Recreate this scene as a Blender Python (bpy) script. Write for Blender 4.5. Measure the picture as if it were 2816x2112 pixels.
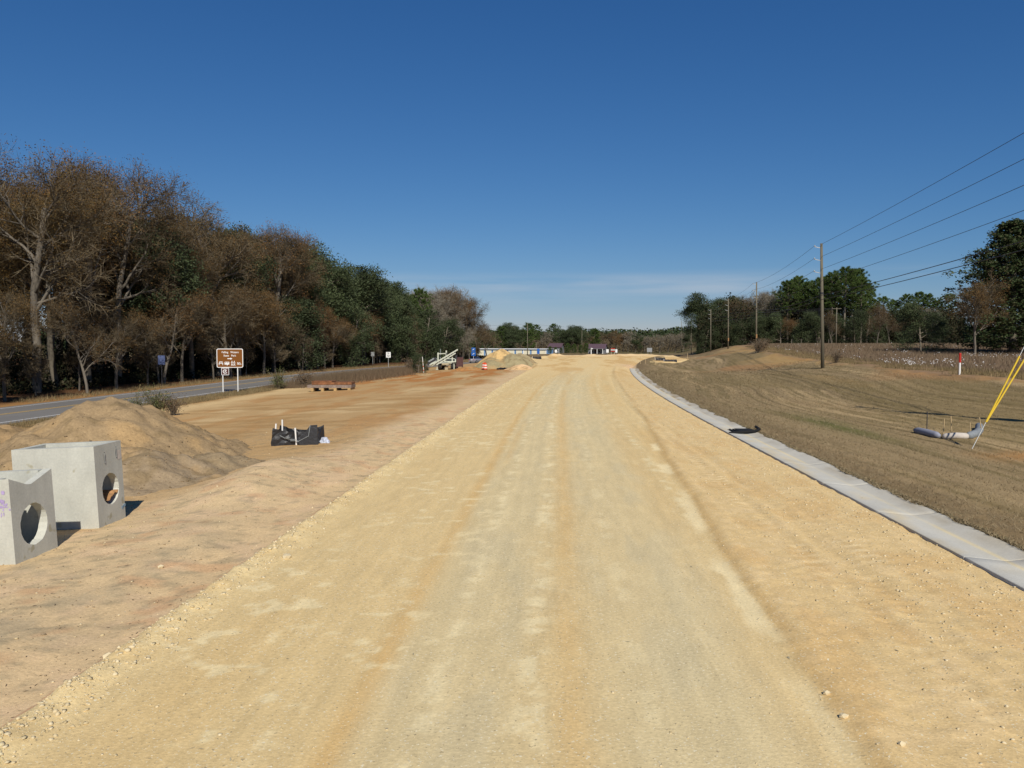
import bpy, math, random
import numpy as np
from mathutils import Vector, Matrix, Euler

for o in list(bpy.data.objects):
    bpy.data.objects.remove(o)
SC = bpy.context.scene
COL = SC.collection
R = math.radians

# ------------------------------------------------------------------ camera
cam_d = bpy.data.cameras.new('camera')
cam_d.lens = 28.0
cam_d.sensor_width = 36.0
cam_d.clip_start = 0.1
cam_d.clip_end = 6000
cam = bpy.data.objects.new('camera', cam_d)
cam.location = (0, 0, 3.1)
cam.rotation_euler = (R(90 - 2.9), 0, R(3.36))
COL.objects.link(cam)
SC.camera = cam

# ------------------------------------------------------------------ sky + sun
SUN_EL = 40.0
SUN_AZ = (0.27, -0.963)           # horizontal direction towards the sun (behind the camera, a little right)
world = bpy.data.worlds.new('World')
SC.world = world
world.use_nodes = True
wn, wl = world.node_tree.nodes, world.node_tree.links
bg = wn['Background']
sky = wn.new('ShaderNodeTexSky')
sky.sky_type = 'NISHITA'
sky.sun_disc = False
sky.sun_elevation = R(SUN_EL)
sky.sun_rotation = math.atan2(SUN_AZ[0], SUN_AZ[1])
sky.altitude = 0
sky.air_density = 1.0
sky.dust_density = 0.0
sky.ozone_density = 4.0
bg.inputs['Strength'].default_value = 0.085
# thin cirrus low over the horizon
tc = wn.new('ShaderNodeTexCoord')
sep = wn.new('ShaderNodeSeparateXYZ'); wl.new(tc.outputs['Generated'], sep.inputs[0])
mp = wn.new('ShaderNodeMapping'); mp.inputs['Scale'].default_value = (2.2, 2.2, 30); mp.inputs['Location'].default_value = (11.2, 0.3, 8.8)
wl.new(tc.outputs['Generated'], mp.inputs[0])
nz = wn.new('ShaderNodeTexNoise'); nz.inputs['Scale'].default_value = 1.6; nz.inputs['Detail'].default_value = 5
nz.inputs['Roughness'].default_value = 0.5
wl.new(mp.outputs[0], nz.inputs['Vector'])
cr = wn.new('ShaderNodeMapRange'); cr.inputs['From Min'].default_value = 0.42; cr.inputs['From Max'].default_value = 0.66
wl.new(nz.outputs['Fac'], cr.inputs['Value'])
b1 = wn.new('ShaderNodeMapRange'); b1.interpolation_type = 'SMOOTHSTEP'
b1.inputs['From Min'].default_value = 0.03; b1.inputs['From Max'].default_value = 0.075
wl.new(sep.outputs['Z'], b1.inputs['Value'])
b2 = wn.new('ShaderNodeMapRange'); b2.interpolation_type = 'SMOOTHSTEP'
b2.inputs['From Min'].default_value = 0.092; b2.inputs['From Max'].default_value = 0.072
b2.inputs['To Min'].default_value = 0; b2.inputs['To Max'].default_value = 1
wl.new(sep.outputs['Z'], b2.inputs['Value'])
m1 = wn.new('ShaderNodeMath'); m1.operation = 'MULTIPLY'; wl.new(b1.outputs[0], m1.inputs[0]); wl.new(b2.outputs[0], m1.inputs[1])
m2 = wn.new('ShaderNodeMath'); m2.operation = 'MULTIPLY'; wl.new(m1.outputs[0], m2.inputs[0]); wl.new(cr.outputs[0], m2.inputs[1])
m3 = wn.new('ShaderNodeMath'); m3.operation = 'MULTIPLY'; m3.inputs[1].default_value = 0.6; wl.new(m2.outputs[0], m3.inputs[0])
mix = wn.new('ShaderNodeMix'); mix.data_type = 'RGBA'
wl.new(m3.outputs[0], mix.inputs['Factor'])
# film response of the small camera: deeper, less cyan sky than the raw physical model, the same in every direction
sp_ = wn.new('ShaderNodeSeparateColor'); wl.new(sky.outputs[0], sp_.inputs[0])
cb_ = wn.new('ShaderNodeCombineColor')
for ch, g_, k_ in (('Red', 1.32, 0.24), ('Green', 0.98, 0.565), ('Blue', 0.80, 1.125)):
    pw = wn.new('ShaderNodeMath'); pw.operation = 'POWER'; pw.inputs[1].default_value = g_; wl.new(sp_.outputs[ch], pw.inputs[0])
    ml = wn.new('ShaderNodeMath'); ml.operation = 'MULTIPLY'; ml.inputs[1].default_value = k_; wl.new(pw.outputs[0], ml.inputs[0])
    wl.new(ml.outputs[0], cb_.inputs[ch])
wl.new(cb_.outputs[0], mix.inputs['A'])
mix.inputs['B'].default_value = (5.2, 6.0, 7.0, 1)
wl.new(mix.outputs['Result'], bg.inputs['Color'])

sun_d = bpy.data.lights.new('sun', 'SUN')
sun_d.energy = 4.9
sun_d.angle = R(0.53)
sun_d.color = (1.0, 0.94, 0.84)
sun = bpy.data.objects.new('sun', sun_d)
ce, se = math.cos(R(SUN_EL)), math.sin(R(SUN_EL))
sun.rotation_euler = Vector((-SUN_AZ[0] * ce, -SUN_AZ[1] * ce, -se)).to_track_quat('-Z', 'Y').to_euler()
sun.location = (20, -60, 60)
COL.objects.link(sun)

vs = SC.view_settings
vs.view_transform = 'Standard'
vs.look = 'None'
vs.exposure = 0.0
vs.gamma = 1.0
vs.use_curve_mapping = False

# ------------------------------------------------------------------ helpers
def sstep(a, b, x):
    t = np.clip((np.asarray(x, float) - a) / (b - a), 0, 1)
    return t * t * (3 - 2 * t)

_tab = np.random.RandomState(7).rand(256, 256)
def vnoise(x, y, seed=0):
    x = np.asarray(x, float) + seed * 17.31; y = np.asarray(y, float) + seed * 9.77
    xi = np.floor(x).astype(int); yi = np.floor(y).astype(int)
    fx = x - xi; fy = y - yi
    fx = fx * fx * (3 - 2 * fx); fy = fy * fy * (3 - 2 * fy)
    a = _tab[xi & 255, yi & 255]; b = _tab[(xi + 1) & 255, yi & 255]
    c = _tab[xi & 255, (yi + 1) & 255]; d = _tab[(xi + 1) & 255, (yi + 1) & 255]
    return (a * (1 - fx) + b * fx) * (1 - fy) + (c * (1 - fx) + d * fx) * fy
def fbm(x, y, seed=0, octv=4, gain=0.5):
    s = 0; amp = 1; tot = 0; f = 1.0
    for i in range(octv):
        s = s + amp * vnoise(x * f, y * f, seed + i * 3); tot += amp; amp *= gain; f *= 2.03
    return s / tot

def lin(r, g, b):
    return tuple(((c / 255) / 12.92 if c / 255 <= 0.04045 else ((c / 255 + 0.055) / 1.055) ** 2.4) for c in (r, g, b))

# ------------------------------------------------------------------ materials
def mat(name, color=(0.5, 0.5, 0.5), rough=0.8, attr=None, nscale=0, namt=0.25, nstretch=(1, 1, 1), bump=0, bscale=30,
        metallic=0, specks=None, island=None, objrand=0.0, spec=0.3, nscale2=0, namt2=0.2, bdist=0.02, trans=0, objtint=None):
    m = bpy.data.materials.new(name); m.use_nodes = True
    n, l = m.node_tree.nodes, m.node_tree.links
    p = n['Principled BSDF']
    p.inputs['Roughness'].default_value = rough
    p.inputs['Metallic'].default_value = metallic
    p.inputs['Specular IOR Level'].default_value = spec
    geo = n.new('ShaderNodeNewGeometry')
    tcn = n.new('ShaderNodeTexCoord')
    if attr:
        a = n.new('ShaderNodeAttribute'); a.attribute_name = attr; cur = a.outputs['Color']
    else:
        a = n.new('ShaderNodeRGB'); a.outputs[0].default_value = (*color, 1); cur = a.outputs[0]
    if island:
        ramp = n.new('ShaderNodeValToRGB')
        els = ramp.color_ramp.elements
        for i, c in enumerate(island):
            pos = i / (len(island) - 1)
            if i == 0: e = els[0]; e.position = 0
            elif i == len(island) - 1: e = els[len(els) - 1]; e.position = 1
            else: e = els.new(pos)
            e.color = (*c, 1)
        l.new(geo.outputs['Random Per Island'], ramp.inputs[0]); cur = ramp.outputs[0]
    def mul(cur, fac_socket, lo, hi):
        mr = n.new('ShaderNodeMapRange'); mr.inputs['From Min'].default_value = 0.25; mr.inputs['From Max'].default_value = 0.75
        mr.inputs['To Min'].default_value = lo; mr.inputs['To Max'].default_value = hi
        l.new(fac_socket, mr.inputs['Value'])
        mx = n.new('ShaderNodeMix'); mx.data_type = 'RGBA'; mx.blend_type = 'MULTIPLY'; mx.inputs['Factor'].default_value = 1
        l.new(cur, mx.inputs['A']); l.new(mr.outputs[0], mx.inputs['B'])
        return mx.outputs['Result']
    def noise(scale, stretch, detail=6, rough_=0.6):
        mpn = n.new('ShaderNodeMapping'); mpn.inputs['Scale'].default_value = stretch
        l.new(tcn.outputs['Object'], mpn.inputs[0])
        nn = n.new('ShaderNodeTexNoise'); nn.inputs['Scale'].default_value = scale
        nn.inputs['Detail'].default_value = detail; nn.inputs['Roughness'].default_value = rough_
        l.new(mpn.outputs[0], nn.inputs['Vector'])
        return nn.outputs['Fac']
    if nscale: cur = mul(cur, noise(nscale, nstretch), 1 - namt, 1 + namt)
    if nscale2: cur = mul(cur, noise(nscale2, (1, 1, 1), 3, 0.7), 1 - namt2, 1 + namt2)
    if specks:                       # (scale, threshold, colour)
        for sc_, th, c_ in specks:
            nf = noise(sc_, (1, 1, 1), 2, 0.5)
            mr = n.new('ShaderNodeMapRange'); mr.inputs['From Min'].default_value = th; mr.inputs['From Max'].default_value = th + 0.05
            l.new(nf, mr.inputs['Value'])
            mx = n.new('ShaderNodeMix'); mx.data_type = 'RGBA'; l.new(mr.outputs[0], mx.inputs['Factor'])
            l.new(cur, mx.inputs['A']); mx.inputs['B'].default_value = (*c_, 1); cur = mx.outputs['Result']
    if objrand:
        oi = n.new('ShaderNodeObjectInfo')
        mr = n.new('ShaderNodeMapRange'); mr.inputs['To Min'].default_value = 1 - objrand; mr.inputs['To Max'].default_value = 1 + objrand
        l.new(oi.outputs['Random'], mr.inputs['Value'])
        mx = n.new('ShaderNodeMix'); mx.data_type = 'RGBA'; mx.blend_type = 'MULTIPLY'; mx.inputs['Factor'].default_value = 1
        l.new(cur, mx.inputs['A']); l.new(mr.outputs[0], mx.inputs['B']); cur = mx.outputs['Result']
    if objtint:
        oi2 = n.new('ShaderNodeObjectInfo'); mm = n.new('ShaderNodeMath'); mm.operation = 'MULTIPLY'; mm.inputs[1].default_value = 7.31; l.new(oi2.outputs['Random'], mm.inputs[0])
        fr = n.new('ShaderNodeMath'); fr.operation = 'FRACT'; l.new(mm.outputs[0], fr.inputs[0])
        sc2 = n.new('ShaderNodeMath'); sc2.operation = 'MULTIPLY'; sc2.inputs[1].default_value = objtint[1]; l.new(fr.outputs[0], sc2.inputs[0])
        mx = n.new('ShaderNodeMix'); mx.data_type = 'RGBA'; l.new(sc2.outputs[0], mx.inputs['Factor']); l.new(cur, mx.inputs['A']); mx.inputs['B'].default_value = (*objtint[0], 1); cur = mx.outputs['Result']
    l.new(cur, p.inputs['Base Color'])
    if bump:
        bf = noise(bscale, (1, 1, 1), 8, 0.65)
        bn = n.new('ShaderNodeBump'); bn.inputs['Strength'].default_value = bump; bn.inputs['Distance'].default_value = bdist
        l.new(bf, bn.inputs['Height']); l.new(bn.outputs[0], p.inputs['Normal'])
    if trans:
        tr = n.new('ShaderNodeBsdfTranslucent'); l.new(cur, tr.inputs['Color'])
        ms = n.new('ShaderNodeMixShader'); ms.inputs[0].default_value = trans
        out = n['Material Output']
        l.new(p.outputs[0], ms.inputs[1]); l.new(tr.outputs[0], ms.inputs[2]); l.new(ms.outputs[0], out.inputs[0])
    return m

M = {}
M['ground'] = mat('ground_soil', attr='Col', rough=0.95, nscale=2.2, namt=0.08, nscale2=22, namt2=0.2, bump=0.45, bscale=18, bdist=0.025, spec=0.1,
                  specks=[(26, 0.69, (0.16, 0.12, 0.075)), (20, 0.72, (0.55, 0.46, 0.33))])
M['limerock'] = mat('limerock_base', attr='Col', rough=0.95, nscale=2.6, namt=0.10, nstretch=(2.2, 0.35, 1), nscale2=26, namt2=0.17, bump=0.4, bscale=30, bdist=0.02, spec=0.1,
                    specks=[(38, 0.64, (0.74, 0.66, 0.46)), (30, 0.67, (0.36, 0.28, 0.16))])
M['sand'] = mat('pile_sand', attr='Col', rough=0.95, nscale=1.5, namt=0.12, nscale2=12, namt2=0.2, bump=0.6, bscale=7, bdist=0.05, spec=0.1,
                specks=[(18, 0.68, (0.12, 0.085, 0.05))])
M['asphalt'] = mat('old_asphalt', lin(116, 113, 108), 0.85, nscale=0.5, namt=0.14, nstretch=(1, 0.15, 1), nscale2=40, namt2=0.15)
M['white_line'] = mat('road_paint_white', (0.62, 0.62, 0.6), 0.8, nscale=3, namt=0.15)
M['yellow_line'] = mat('road_paint_yellow', (0.52, 0.34, 0.10), 0.8, nscale=3, namt=0.2)
M['gutter'] = mat('gutter_concrete', attr='Col', rough=0.85, nscale=1.2, namt=0.10, nscale2=30, namt2=0.10, bump=0.15, bscale=60)
M['concrete'] = mat('box_concrete', (0.47, 0.47, 0.41), 0.85, nscale=1.9, namt=0.17, nstretch=(1, 1, 0.6), nscale2=22, namt2=0.10,
                    bump=0.25, bscale=22, bdist=0.01, specks=[(34, 0.715, (0.16, 0.155, 0.14)), (3.2, 0.66, (0.36, 0.34, 0.25))])
M['rock'] = mat('limerock_stone', island=[(0.42, 0.33, 0.18), (0.58, 0.47, 0.28), (0.64, 0.54, 0.35), (0.48, 0.39, 0.23)], rough=0.95, spec=0.1, bump=0.3, bscale=40)
M['bark'] = mat('tree_bark', (0.15, 0.13, 0.10), 0.95, nscale=3, namt=0.4, nstretch=(1, 1, 0.3), spec=0.05, objrand=0.25, bump=0.4, bscale=12)
M['bark_pale'] = mat('pale_bark', (0.14, 0.122, 0.098), 0.95, nscale=3, namt=0.4, nstretch=(1, 1, 0.3), spec=0.05, objrand=0.25, bump=0.4, bscale=12)
M['twig'] = mat('bare_twigs', island=[(0.07, 0.052, 0.031), (0.11, 0.084, 0.051), (0.165, 0.135, 0.088)], rough=0.95, spec=0.05, objrand=0.2)
M['twig_pale'] = mat('pale_twigs', island=[(0.155, 0.135, 0.1), (0.21, 0.188, 0.145), (0.27, 0.245, 0.195)], rough=0.95, spec=0.05, objrand=0.15)
M['rust'] = mat('rust_leaves', island=[(0.085, 0.048, 0.022), (0.165, 0.082, 0.03), (0.23, 0.115, 0.04), (0.11, 0.08, 0.042)], rough=0.9, spec=0.1, objrand=0.35, trans=0.15, objtint=((0.10, 0.09, 0.04), 0.45))
M['ochre'] = mat('ochre_leaves', island=[(0.13, 0.08, 0.025), (0.23, 0.13, 0.036), (0.18, 0.115, 0.036), (0.1, 0.085, 0.042)], rough=0.9, spec=0.1, objrand=0.2, trans=0.15)
M['oak'] = mat('evergreen_leaves', island=[(0.03, 0.044, 0.017), (0.052, 0.072, 0.028), (0.075, 0.092, 0.04), (0.042, 0.058, 0.025)], rough=0.7, spec=0.25, objrand=0.25, trans=0.12)
M['pine'] = mat('pine_needles', island=[(0.035, 0.062, 0.014), (0.07, 0.11, 0.024), (0.1, 0.14, 0.036)], rough=0.8, spec=0.2, objrand=0.2, trans=0.12)
M['cedar'] = mat('cedar_foliage', island=[(0.022, 0.04, 0.012), (0.045, 0.068, 0.022), (0.06, 0.08, 0.03), (0.085, 0.07, 0.035)], rough=0.8, spec=0.2, trans=0.1)
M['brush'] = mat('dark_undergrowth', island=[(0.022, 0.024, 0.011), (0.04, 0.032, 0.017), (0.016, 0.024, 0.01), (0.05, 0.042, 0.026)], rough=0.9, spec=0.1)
M['drygrass'] = mat('dry_grass', island=[(0.23, 0.17, 0.085), (0.15, 0.11, 0.055), (0.3, 0.225, 0.12), (0.12, 0.11, 0.05)], rough=0.95, spec=0.1, trans=0.1)
M['weeds'] = mat('brown_weeds', island=[(0.12, 0.08, 0.052), (0.17, 0.12, 0.075), (0.09, 0.066, 0.04), (0.2, 0.145, 0.09)], rough=0.95, spec=0.1)
M['greenweed'] = mat('green_weed', island=[(0.10, 0.115, 0.045), (0.07, 0.085, 0.03), (0.15, 0.13, 0.06)], rough=0.9, spec=0.1)
M['mulch'] = mat('mown_straw', island=[(0.25, 0.19, 0.11), (0.17, 0.13, 0.074), (0.33, 0.26, 0.155), (0.14, 0.12, 0.062)], rough=0.95, spec=0.1)
M['cotton_stem'] = mat('cotton_stems', island=[(0.145, 0.105, 0.068), (0.19, 0.142, 0.092), (0.12, 0.088, 0.056), (0.25, 0.19, 0.125)], rough=0.95, spec=0.1)
M['cotton'] = mat('cotton_bolls', (0.78, 0.76, 0.74), 0.95, spec=0.1)
M['litter'] = mat('leaf_litter', island=[(0.2, 0.12, 0.06), (0.26, 0.16, 0.08), (0.14, 0.09, 0.05)], rough=0.95)
M['wood_pole'] = mat('pole_wood', (0.135, 0.12, 0.085), 0.9, nscale=2, namt=0.25, nstretch=(4, 4, 0.3), objrand=0.15)
M['wire'] = mat('wire_metal', (0.05, 0.05, 0.055), 0.6)
M['galv'] = mat('galvanised_steel', (0.42, 0.43, 0.42), 0.5, metallic=0.6, nscale=5, namt=0.15)
M['sign_brown'] = mat('sign_brown', lin(118, 72, 22), 0.5, nscale=2, namt=0.06)
M['sign_white'] = mat('sign_white', (0.74, 0.74, 0.72), 0.5)
M['sign_dark'] = mat('sign_black', (0.03, 0.03, 0.03), 0.5)
M['sign_blue'] = mat('sign_blue', lin(38, 92, 165), 0.5)
M['sign_blue_shaded'] = mat('sign_pale_blue_shaded', lin(74, 86, 122), 0.5, nscale=6, namt=0.2)  # pale blue darkened, the shade of the wood is put into the colour
M['sign_back'] = mat('sign_back_metal', (0.3, 0.31, 0.31), 0.5, metallic=0.4)
M['post_white'] = mat('post_white', (0.66, 0.66, 0.63), 0.6, nscale=4, namt=0.1)
M['sign_maroon'] = mat('sign_maroon', lin(84, 50, 44), 0.5)
M['black_fabric'] = mat('black_silt_fabric', (0.013, 0.013, 0.015), 0.5, nscale=6, namt=0.4, spec=0.6, bump=0.5, bscale=9, bdist=0.03)
M['stake'] = mat('wood_stake', (0.42, 0.31, 0.17), 0.9, nscale=5, namt=0.2)
M['white_stake'] = mat('white_stake', (0.72, 0.70, 0.66), 0.7)
M['rust_steel'] = mat('rusted_steel', (0.20, 0.085, 0.035), 0.85, nscale=2.2, namt=0.5, nscale2=9, namt2=0.4, bump=0.2)
M['rust_pale'] = mat('grey_rusted_steel', (0.22, 0.17, 0.14), 0.8, nscale=2.0, namt=0.4, nscale2=8, namt2=0.3)
M['timber'] = mat('timber_block', (0.40, 0.27, 0.12), 0.9, nscale=5, namt=0.2)
M['rig_paint'] = mat('rig_paint', (0.50, 0.52, 0.43), 0.6, nscale=3, namt=0.2, nscale2=14, namt2=0.15)
M['rig_dark'] = mat('rig_dark', (0.035, 0.035, 0.04), 0.7)
M['rig_grey'] = mat('rig_grey', (0.25, 0.27, 0.27), 0.6, nscale=4, namt=0.25)
M['rig_tan'] = mat('rig_tan', (0.36, 0.31, 0.2), 0.8, nscale=3, namt=0.2)
M['rubber'] = mat('tyre_rubber', (0.02, 0.02, 0.02), 0.8)
M['maroon'] = mat('maroon_steel', (0.085, 0.04, 0.038), 0.8, nscale=3, namt=0.35)
M['orange'] = mat('barrel_orange', (0.68, 0.09, 0.025), 0.5)
M['reflect'] = mat('barrel_white', (0.75, 0.72, 0.7), 0.4)
M['car_silver'] = mat('car_silver', (0.46, 0.45, 0.48), 0.3, metallic=0.6)
M['car_blue'] = mat('car_blue', (0.025, 0.04, 0.13), 0.25, metallic=0.3)
M['car_white'] = mat('car_white', (0.75, 0.76, 0.78), 0.3)
M['glass'] = mat('dark_glass', (0.02, 0.025, 0.035), 0.08, spec=0.8)
M['tail'] = mat('tail_lamp_red', (0.35, 0.02, 0.02), 0.3)
M['store_wall'] = mat('storage_cream', (0.66, 0.62, 0.47), 0.7, nscale=1, namt=0.08)
M['store_white'] = mat('storage_white', (0.76, 0.77, 0.76), 0.6)
M['store_blue'] = mat('storage_blue', lin(112, 150, 190), 0.6)
M['store_dark_blue'] = mat('storage_dark_blue', lin(78, 110, 150), 0.6)  # darker blue paint of the pilasters
M['roof_purple'] = mat('purple_metal_roof', lin(86, 68, 76), 0.7, nscale=1, namt=0.1)
M['house_wall'] = mat('house_grey_wall', lin(118, 120, 124), 0.8, nscale=1, namt=0.1)
M['red'] = mat('marker_red', (0.42, 0.03, 0.018), 0.5)
M['yellow'] = mat('guy_guard_yellow', (0.6, 0.41, 0.02), 0.5)
M['sock_white'] = mat('filter_sock_white', (0.52, 0.47, 0.41), 0.9, nscale=4, namt=0.2, bump=0.3, bscale=10)
M['sock_grey'] = mat('filter_sock_grey', (0.20, 0.22, 0.235), 0.85, nscale=12, namt=0.3, bump=0.3, bscale=10)
M['sock_blue'] = mat('filter_sock_blue', (0.23, 0.24, 0.29), 0.85, nscale=2, namt=0.35, bump=0.3, bscale=10)
M['purple_paint'] = mat('purple_spray_paint', (0.38, 0.3, 0.5), 0.8, nscale=14, namt=0.35)
M['blue_paint'] = mat('blue_crayon', (0.22, 0.33, 0.42), 0.8)
M['grate'] = mat('grate_iron', (0.010, 0.010, 0.010), 0.9)
M['clay'] = mat('orange_clay', (0.31, 0.17, 0.075), 0.95, nscale=6, namt=0.35)
M['bag'] = mat('white_bag', (0.45, 0.48, 0.56), 0.6, nscale=5, namt=0.3)
M['clod'] = mat('soil_clod', island=[(0.3, 0.22, 0.13), (0.42, 0.32, 0.2), (0.36, 0.25, 0.15), (0.25, 0.2, 0.13)], rough=0.95, spec=0.1)
M['pile_clod'] = mat('pile_clod', island=[(0.2, 0.145, 0.085), (0.28, 0.2, 0.115), (0.15, 0.11, 0.065)], rough=0.95, spec=0.1)
M['far'] = mat('far_forest', island=[(0.026, 0.045, 0.02), (0.05, 0.07, 0.03), (0.038, 0.058, 0.026), (0.075, 0.07, 0.045)], rough=0.9, spec=0.1)

# ------------------------------------------------------------------ mesh building
class MB:
    def __init__(self): self.v = []; self.f = []
    def add(self, vs_, fs_):
        b = len(self.v); self.v += [tuple(p) for p in vs_]; self.f += [tuple(i + b for i in f) for f in fs_]; return self
    def box(self, c, s, rot=None):
        vs_ = []
        for dx in (-.5, .5):
            for dy in (-.5, .5):
                for dz in (-.5, .5):
                    p = Vector((dx * s[0], dy * s[1], dz * s[2]))
                    if rot is not None: p.rotate(Euler(rot))
                    vs_.append((p.x + c[0], p.y + c[1], p.z + c[2]))
        return self.add(vs_, [(0, 1, 3, 2), (4, 6, 7, 5), (0, 4, 5, 1), (2, 3, 7, 6), (0, 2, 6, 4), (1, 5, 7, 3)])
    def bar(self, a, b, w, h=None):
        a, b = Vector(a), Vector(b); h = h or w
        d = (b - a).normalized(); up = Vector((0, 0, 1)) if abs(d.z) < .98 else Vector((0, 1, 0))
        s = d.cross(up).normalized() * w / 2; u = s.cross(d).normalized() * h / 2
        vs_ = [p + k for p in (a, b) for k in (s + u, s - u, -s - u, -s + u)]
        return self.add(vs_, [(0, 1, 2, 3), (7, 6, 5, 4), (0, 4, 5, 1), (1, 5, 6, 2), (2, 6, 7, 3), (3, 7, 4, 0)])
    def tube(self, pts, rad, n=8, cap=True):
        pts = [Vector(p) for p in pts]
        if not hasattr(rad, '__len__'): rad = [rad] * len(pts)
        vs_ = []; fs_ = []; prev = None
        for i, p in enumerate(pts):
            d = (pts[min(i + 1, len(pts) - 1)] - pts[max(i - 1, 0)]).normalized()
            if prev is None:
                ref = Vector((0, 0, 1)) if abs(d.z) < .9 else Vector((1, 0, 0)); a = d.cross(ref).normalized()
            else: a = (prev - d * prev.dot(d)).normalized()
            prev = a; b = d.cross(a)
            for k in range(n):
                t = 2 * math.pi * k / n; vs_.append(p + (a * math.cos(t) + b * math.sin(t)) * rad[i])
        for i in range(len(pts) - 1):
            for k in range(n):
                k2 = (k + 1) % n; fs_.append((i * n + k, i * n + k2, (i + 1) * n + k2, (i + 1) * n + k))
        if cap: fs_.append(tuple(range(n - 1, -1, -1))); fs_.append(tuple((len(pts) - 1) * n + k for k in range(n)))
        return self.add(vs_, fs_)
    def lathe(self, prof, c=(0, 0, 0), n=20):
        vs_ = []; fs_ = []
        for r, z in prof:
            for k in range(n):
                t = 2 * math.pi * k / n; vs_.append((c[0] + r * math.cos(t), c[1] + r * math.sin(t), c[2] + z))
        for i in range(len(prof) - 1):
            for k in range(n):
                k2 = (k + 1) % n; fs_.append((i * n + k, i * n + k2, (i + 1) * n + k2, (i + 1) * n + k))
        fs_.append(tuple(range(n - 1, -1, -1))); fs_.append(tuple((len(prof) - 1) * n + k for k in range(n)))
        return self.add(vs_, fs_)
    def prism(self, poly, axis, a, b):
        # poly in the two other axes; extruded along axis ('x','y','z') from a to b
        def pt(p, q): return {'x': (q, p[0], p[1]), 'y': (p[0], q, p[1]), 'z': (p[0], p[1], q)}[axis]
        n = len(poly); vs_ = [pt(p, a) for p in poly] + [pt(p, b) for p in poly]
        fs_ = [tuple(range(n - 1, -1, -1)), tuple(range(n, 2 * n))] + [(i, (i + 1) % n, n + (i + 1) % n, n + i) for i in range(n)]
        return self.add(vs_, fs_)
    def build(self, name, m, parent=None, smooth=False, loc=None):
        me = bpy.data.meshes.new(name); me.from_pydata(self.v, [], self.f)
        import bmesh
        bm = bmesh.new(); bm.from_mesh(me); bmesh.ops.recalc_face_normals(bm, faces=bm.faces); bm.to_mesh(me); bm.free()
        if smooth: me.polygons.foreach_set('use_smooth', [True] * len(me.polygons))
        me.materials.append(M[m]); return link(name, me, parent, loc)

def link(name, me, parent=None, loc=None):
    o = bpy.data.objects.new(name, me); COL.objects.link(o)
    if parent: o.parent = parent
    if loc is not None: o.location = loc
    return o
def tag(o, label=None, cat=None, group=None, kind=None):
    if label: o['label'] = label
    if cat: o['category'] = cat
    if group: o['group'] = group
    if kind: o['kind'] = kind
    return o
def thing(name, label, cat, loc, rotz=0, group=None):
    o = bpy.data.objects.new(name, None); COL.objects.link(o)
    o.empty_display_size = 0.2
    o.location = loc; o.rotation_euler = (0, 0, rotz)
    return tag(o, label, cat, group)
def np_mesh(name, v, f, m, smooth=False, col=None):
    v = np.asarray(v, np.float32); f = np.asarray(f, np.int32); k = f.shape[1]
    me = bpy.data.meshes.new(name)
    me.vertices.add(len(v)); me.vertices.foreach_set('co', v.ravel())
    me.loops.add(f.size); me.loops.foreach_set('vertex_index', f.ravel())
    me.polygons.add(len(f)); me.polygons.foreach_set('loop_start', np.arange(0, f.size, k, dtype=np.int32))
    if smooth: me.polygons.foreach_set('use_smooth', np.ones(len(f), bool))
    me.update(calc_edges=True)
    if col is not None:
        a = me.attributes.new('Col', 'FLOAT_COLOR', 'POINT')
        a.data.foreach_set('color', np.concatenate([col, np.ones((len(col), 1))], 1).astype(np.float32).ravel())
    me.materials.append(M[m])
    return me
def grid_faces(nr, nc):
    i = np.arange(nr - 1)[:, None] * nc + np.arange(nc - 1)[None, :]
    return np.stack([i, i + 1, i + nc + 1, i + nc], -1).reshape(-1, 4)
def graded(segs):
    out = []
    for a, b, s0, s1 in segs:
        p = a
        while p < b - 1e-6:
            out.append(p); p += s0 + (s1 - s0) * (p - a) / (b - a)
    out.append(segs[-1][1]); return np.array(out)

# ------------------------------------------------------------------ terrain shape (metres; +Y runs up the new road)
def xc(y):
    y = np.asarray(y, float); t = np.clip(y - 30, 0, 190)
    return 0.0006 * t * t + 0.228 * np.clip(y - 220, 0, None) * 0.4
def xold(y):
    y = np.asarray(y, float); t = np.clip(y - 100, 0, 160)
    return -36.2 + 0.0018 * t * t + 0.576 * np.clip(y - 260, 0, None)
def ground_base(x, y):
    x = np.asarray(x, float); y = np.asarray(y, float)
    s = x - xc(y)
    zl = -0.70 - 0.80 * sstep(-5.5, -29, x)
    zl = zl - 0.35 * sstep(205, 235, y)
    woods = sstep(-43, -62, x) * 0.8
    zl = zl + woods
    zr = np.interp(s, [-8, 6.0, 6.95, 7.6, 10, 13, 17, 21, 25, 27, 32, 130], [-0.5, -0.35, -0.03, -0.01, -0.14, -0.36, -0.22, 0.2, 0.72, 0.95, 1.05, 1.25])
    zr = zr + (1.75 * sstep(58, 185, y)) * sstep(13, 30, s)
    zr = zr - (0.4 + 1.2 * sstep(13, 20, s)) * sstep(215, 300, y) * (1 - sstep(25, 40, s)) - 0.9 * sstep(105, 125, y) * (1 - sstep(12, 16, s)) * sstep(205, 225, y)
    w = sstep(-5, 5.5, s)
    z = zl * (1 - w) + zr * w
    d = np.abs(x - xold(y))
    z = z + (-1.55 - z) * (1 - sstep(4.6, 8.0, d)) * (x < 10)
    far = sstep(300, 700, np.hypot(x, y))
    z = z * (1 - far) + (-1.4 + 6 * sstep(500, 1100, y) + 1.5 * sstep(60, 200, x)) * far
    return z
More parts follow.
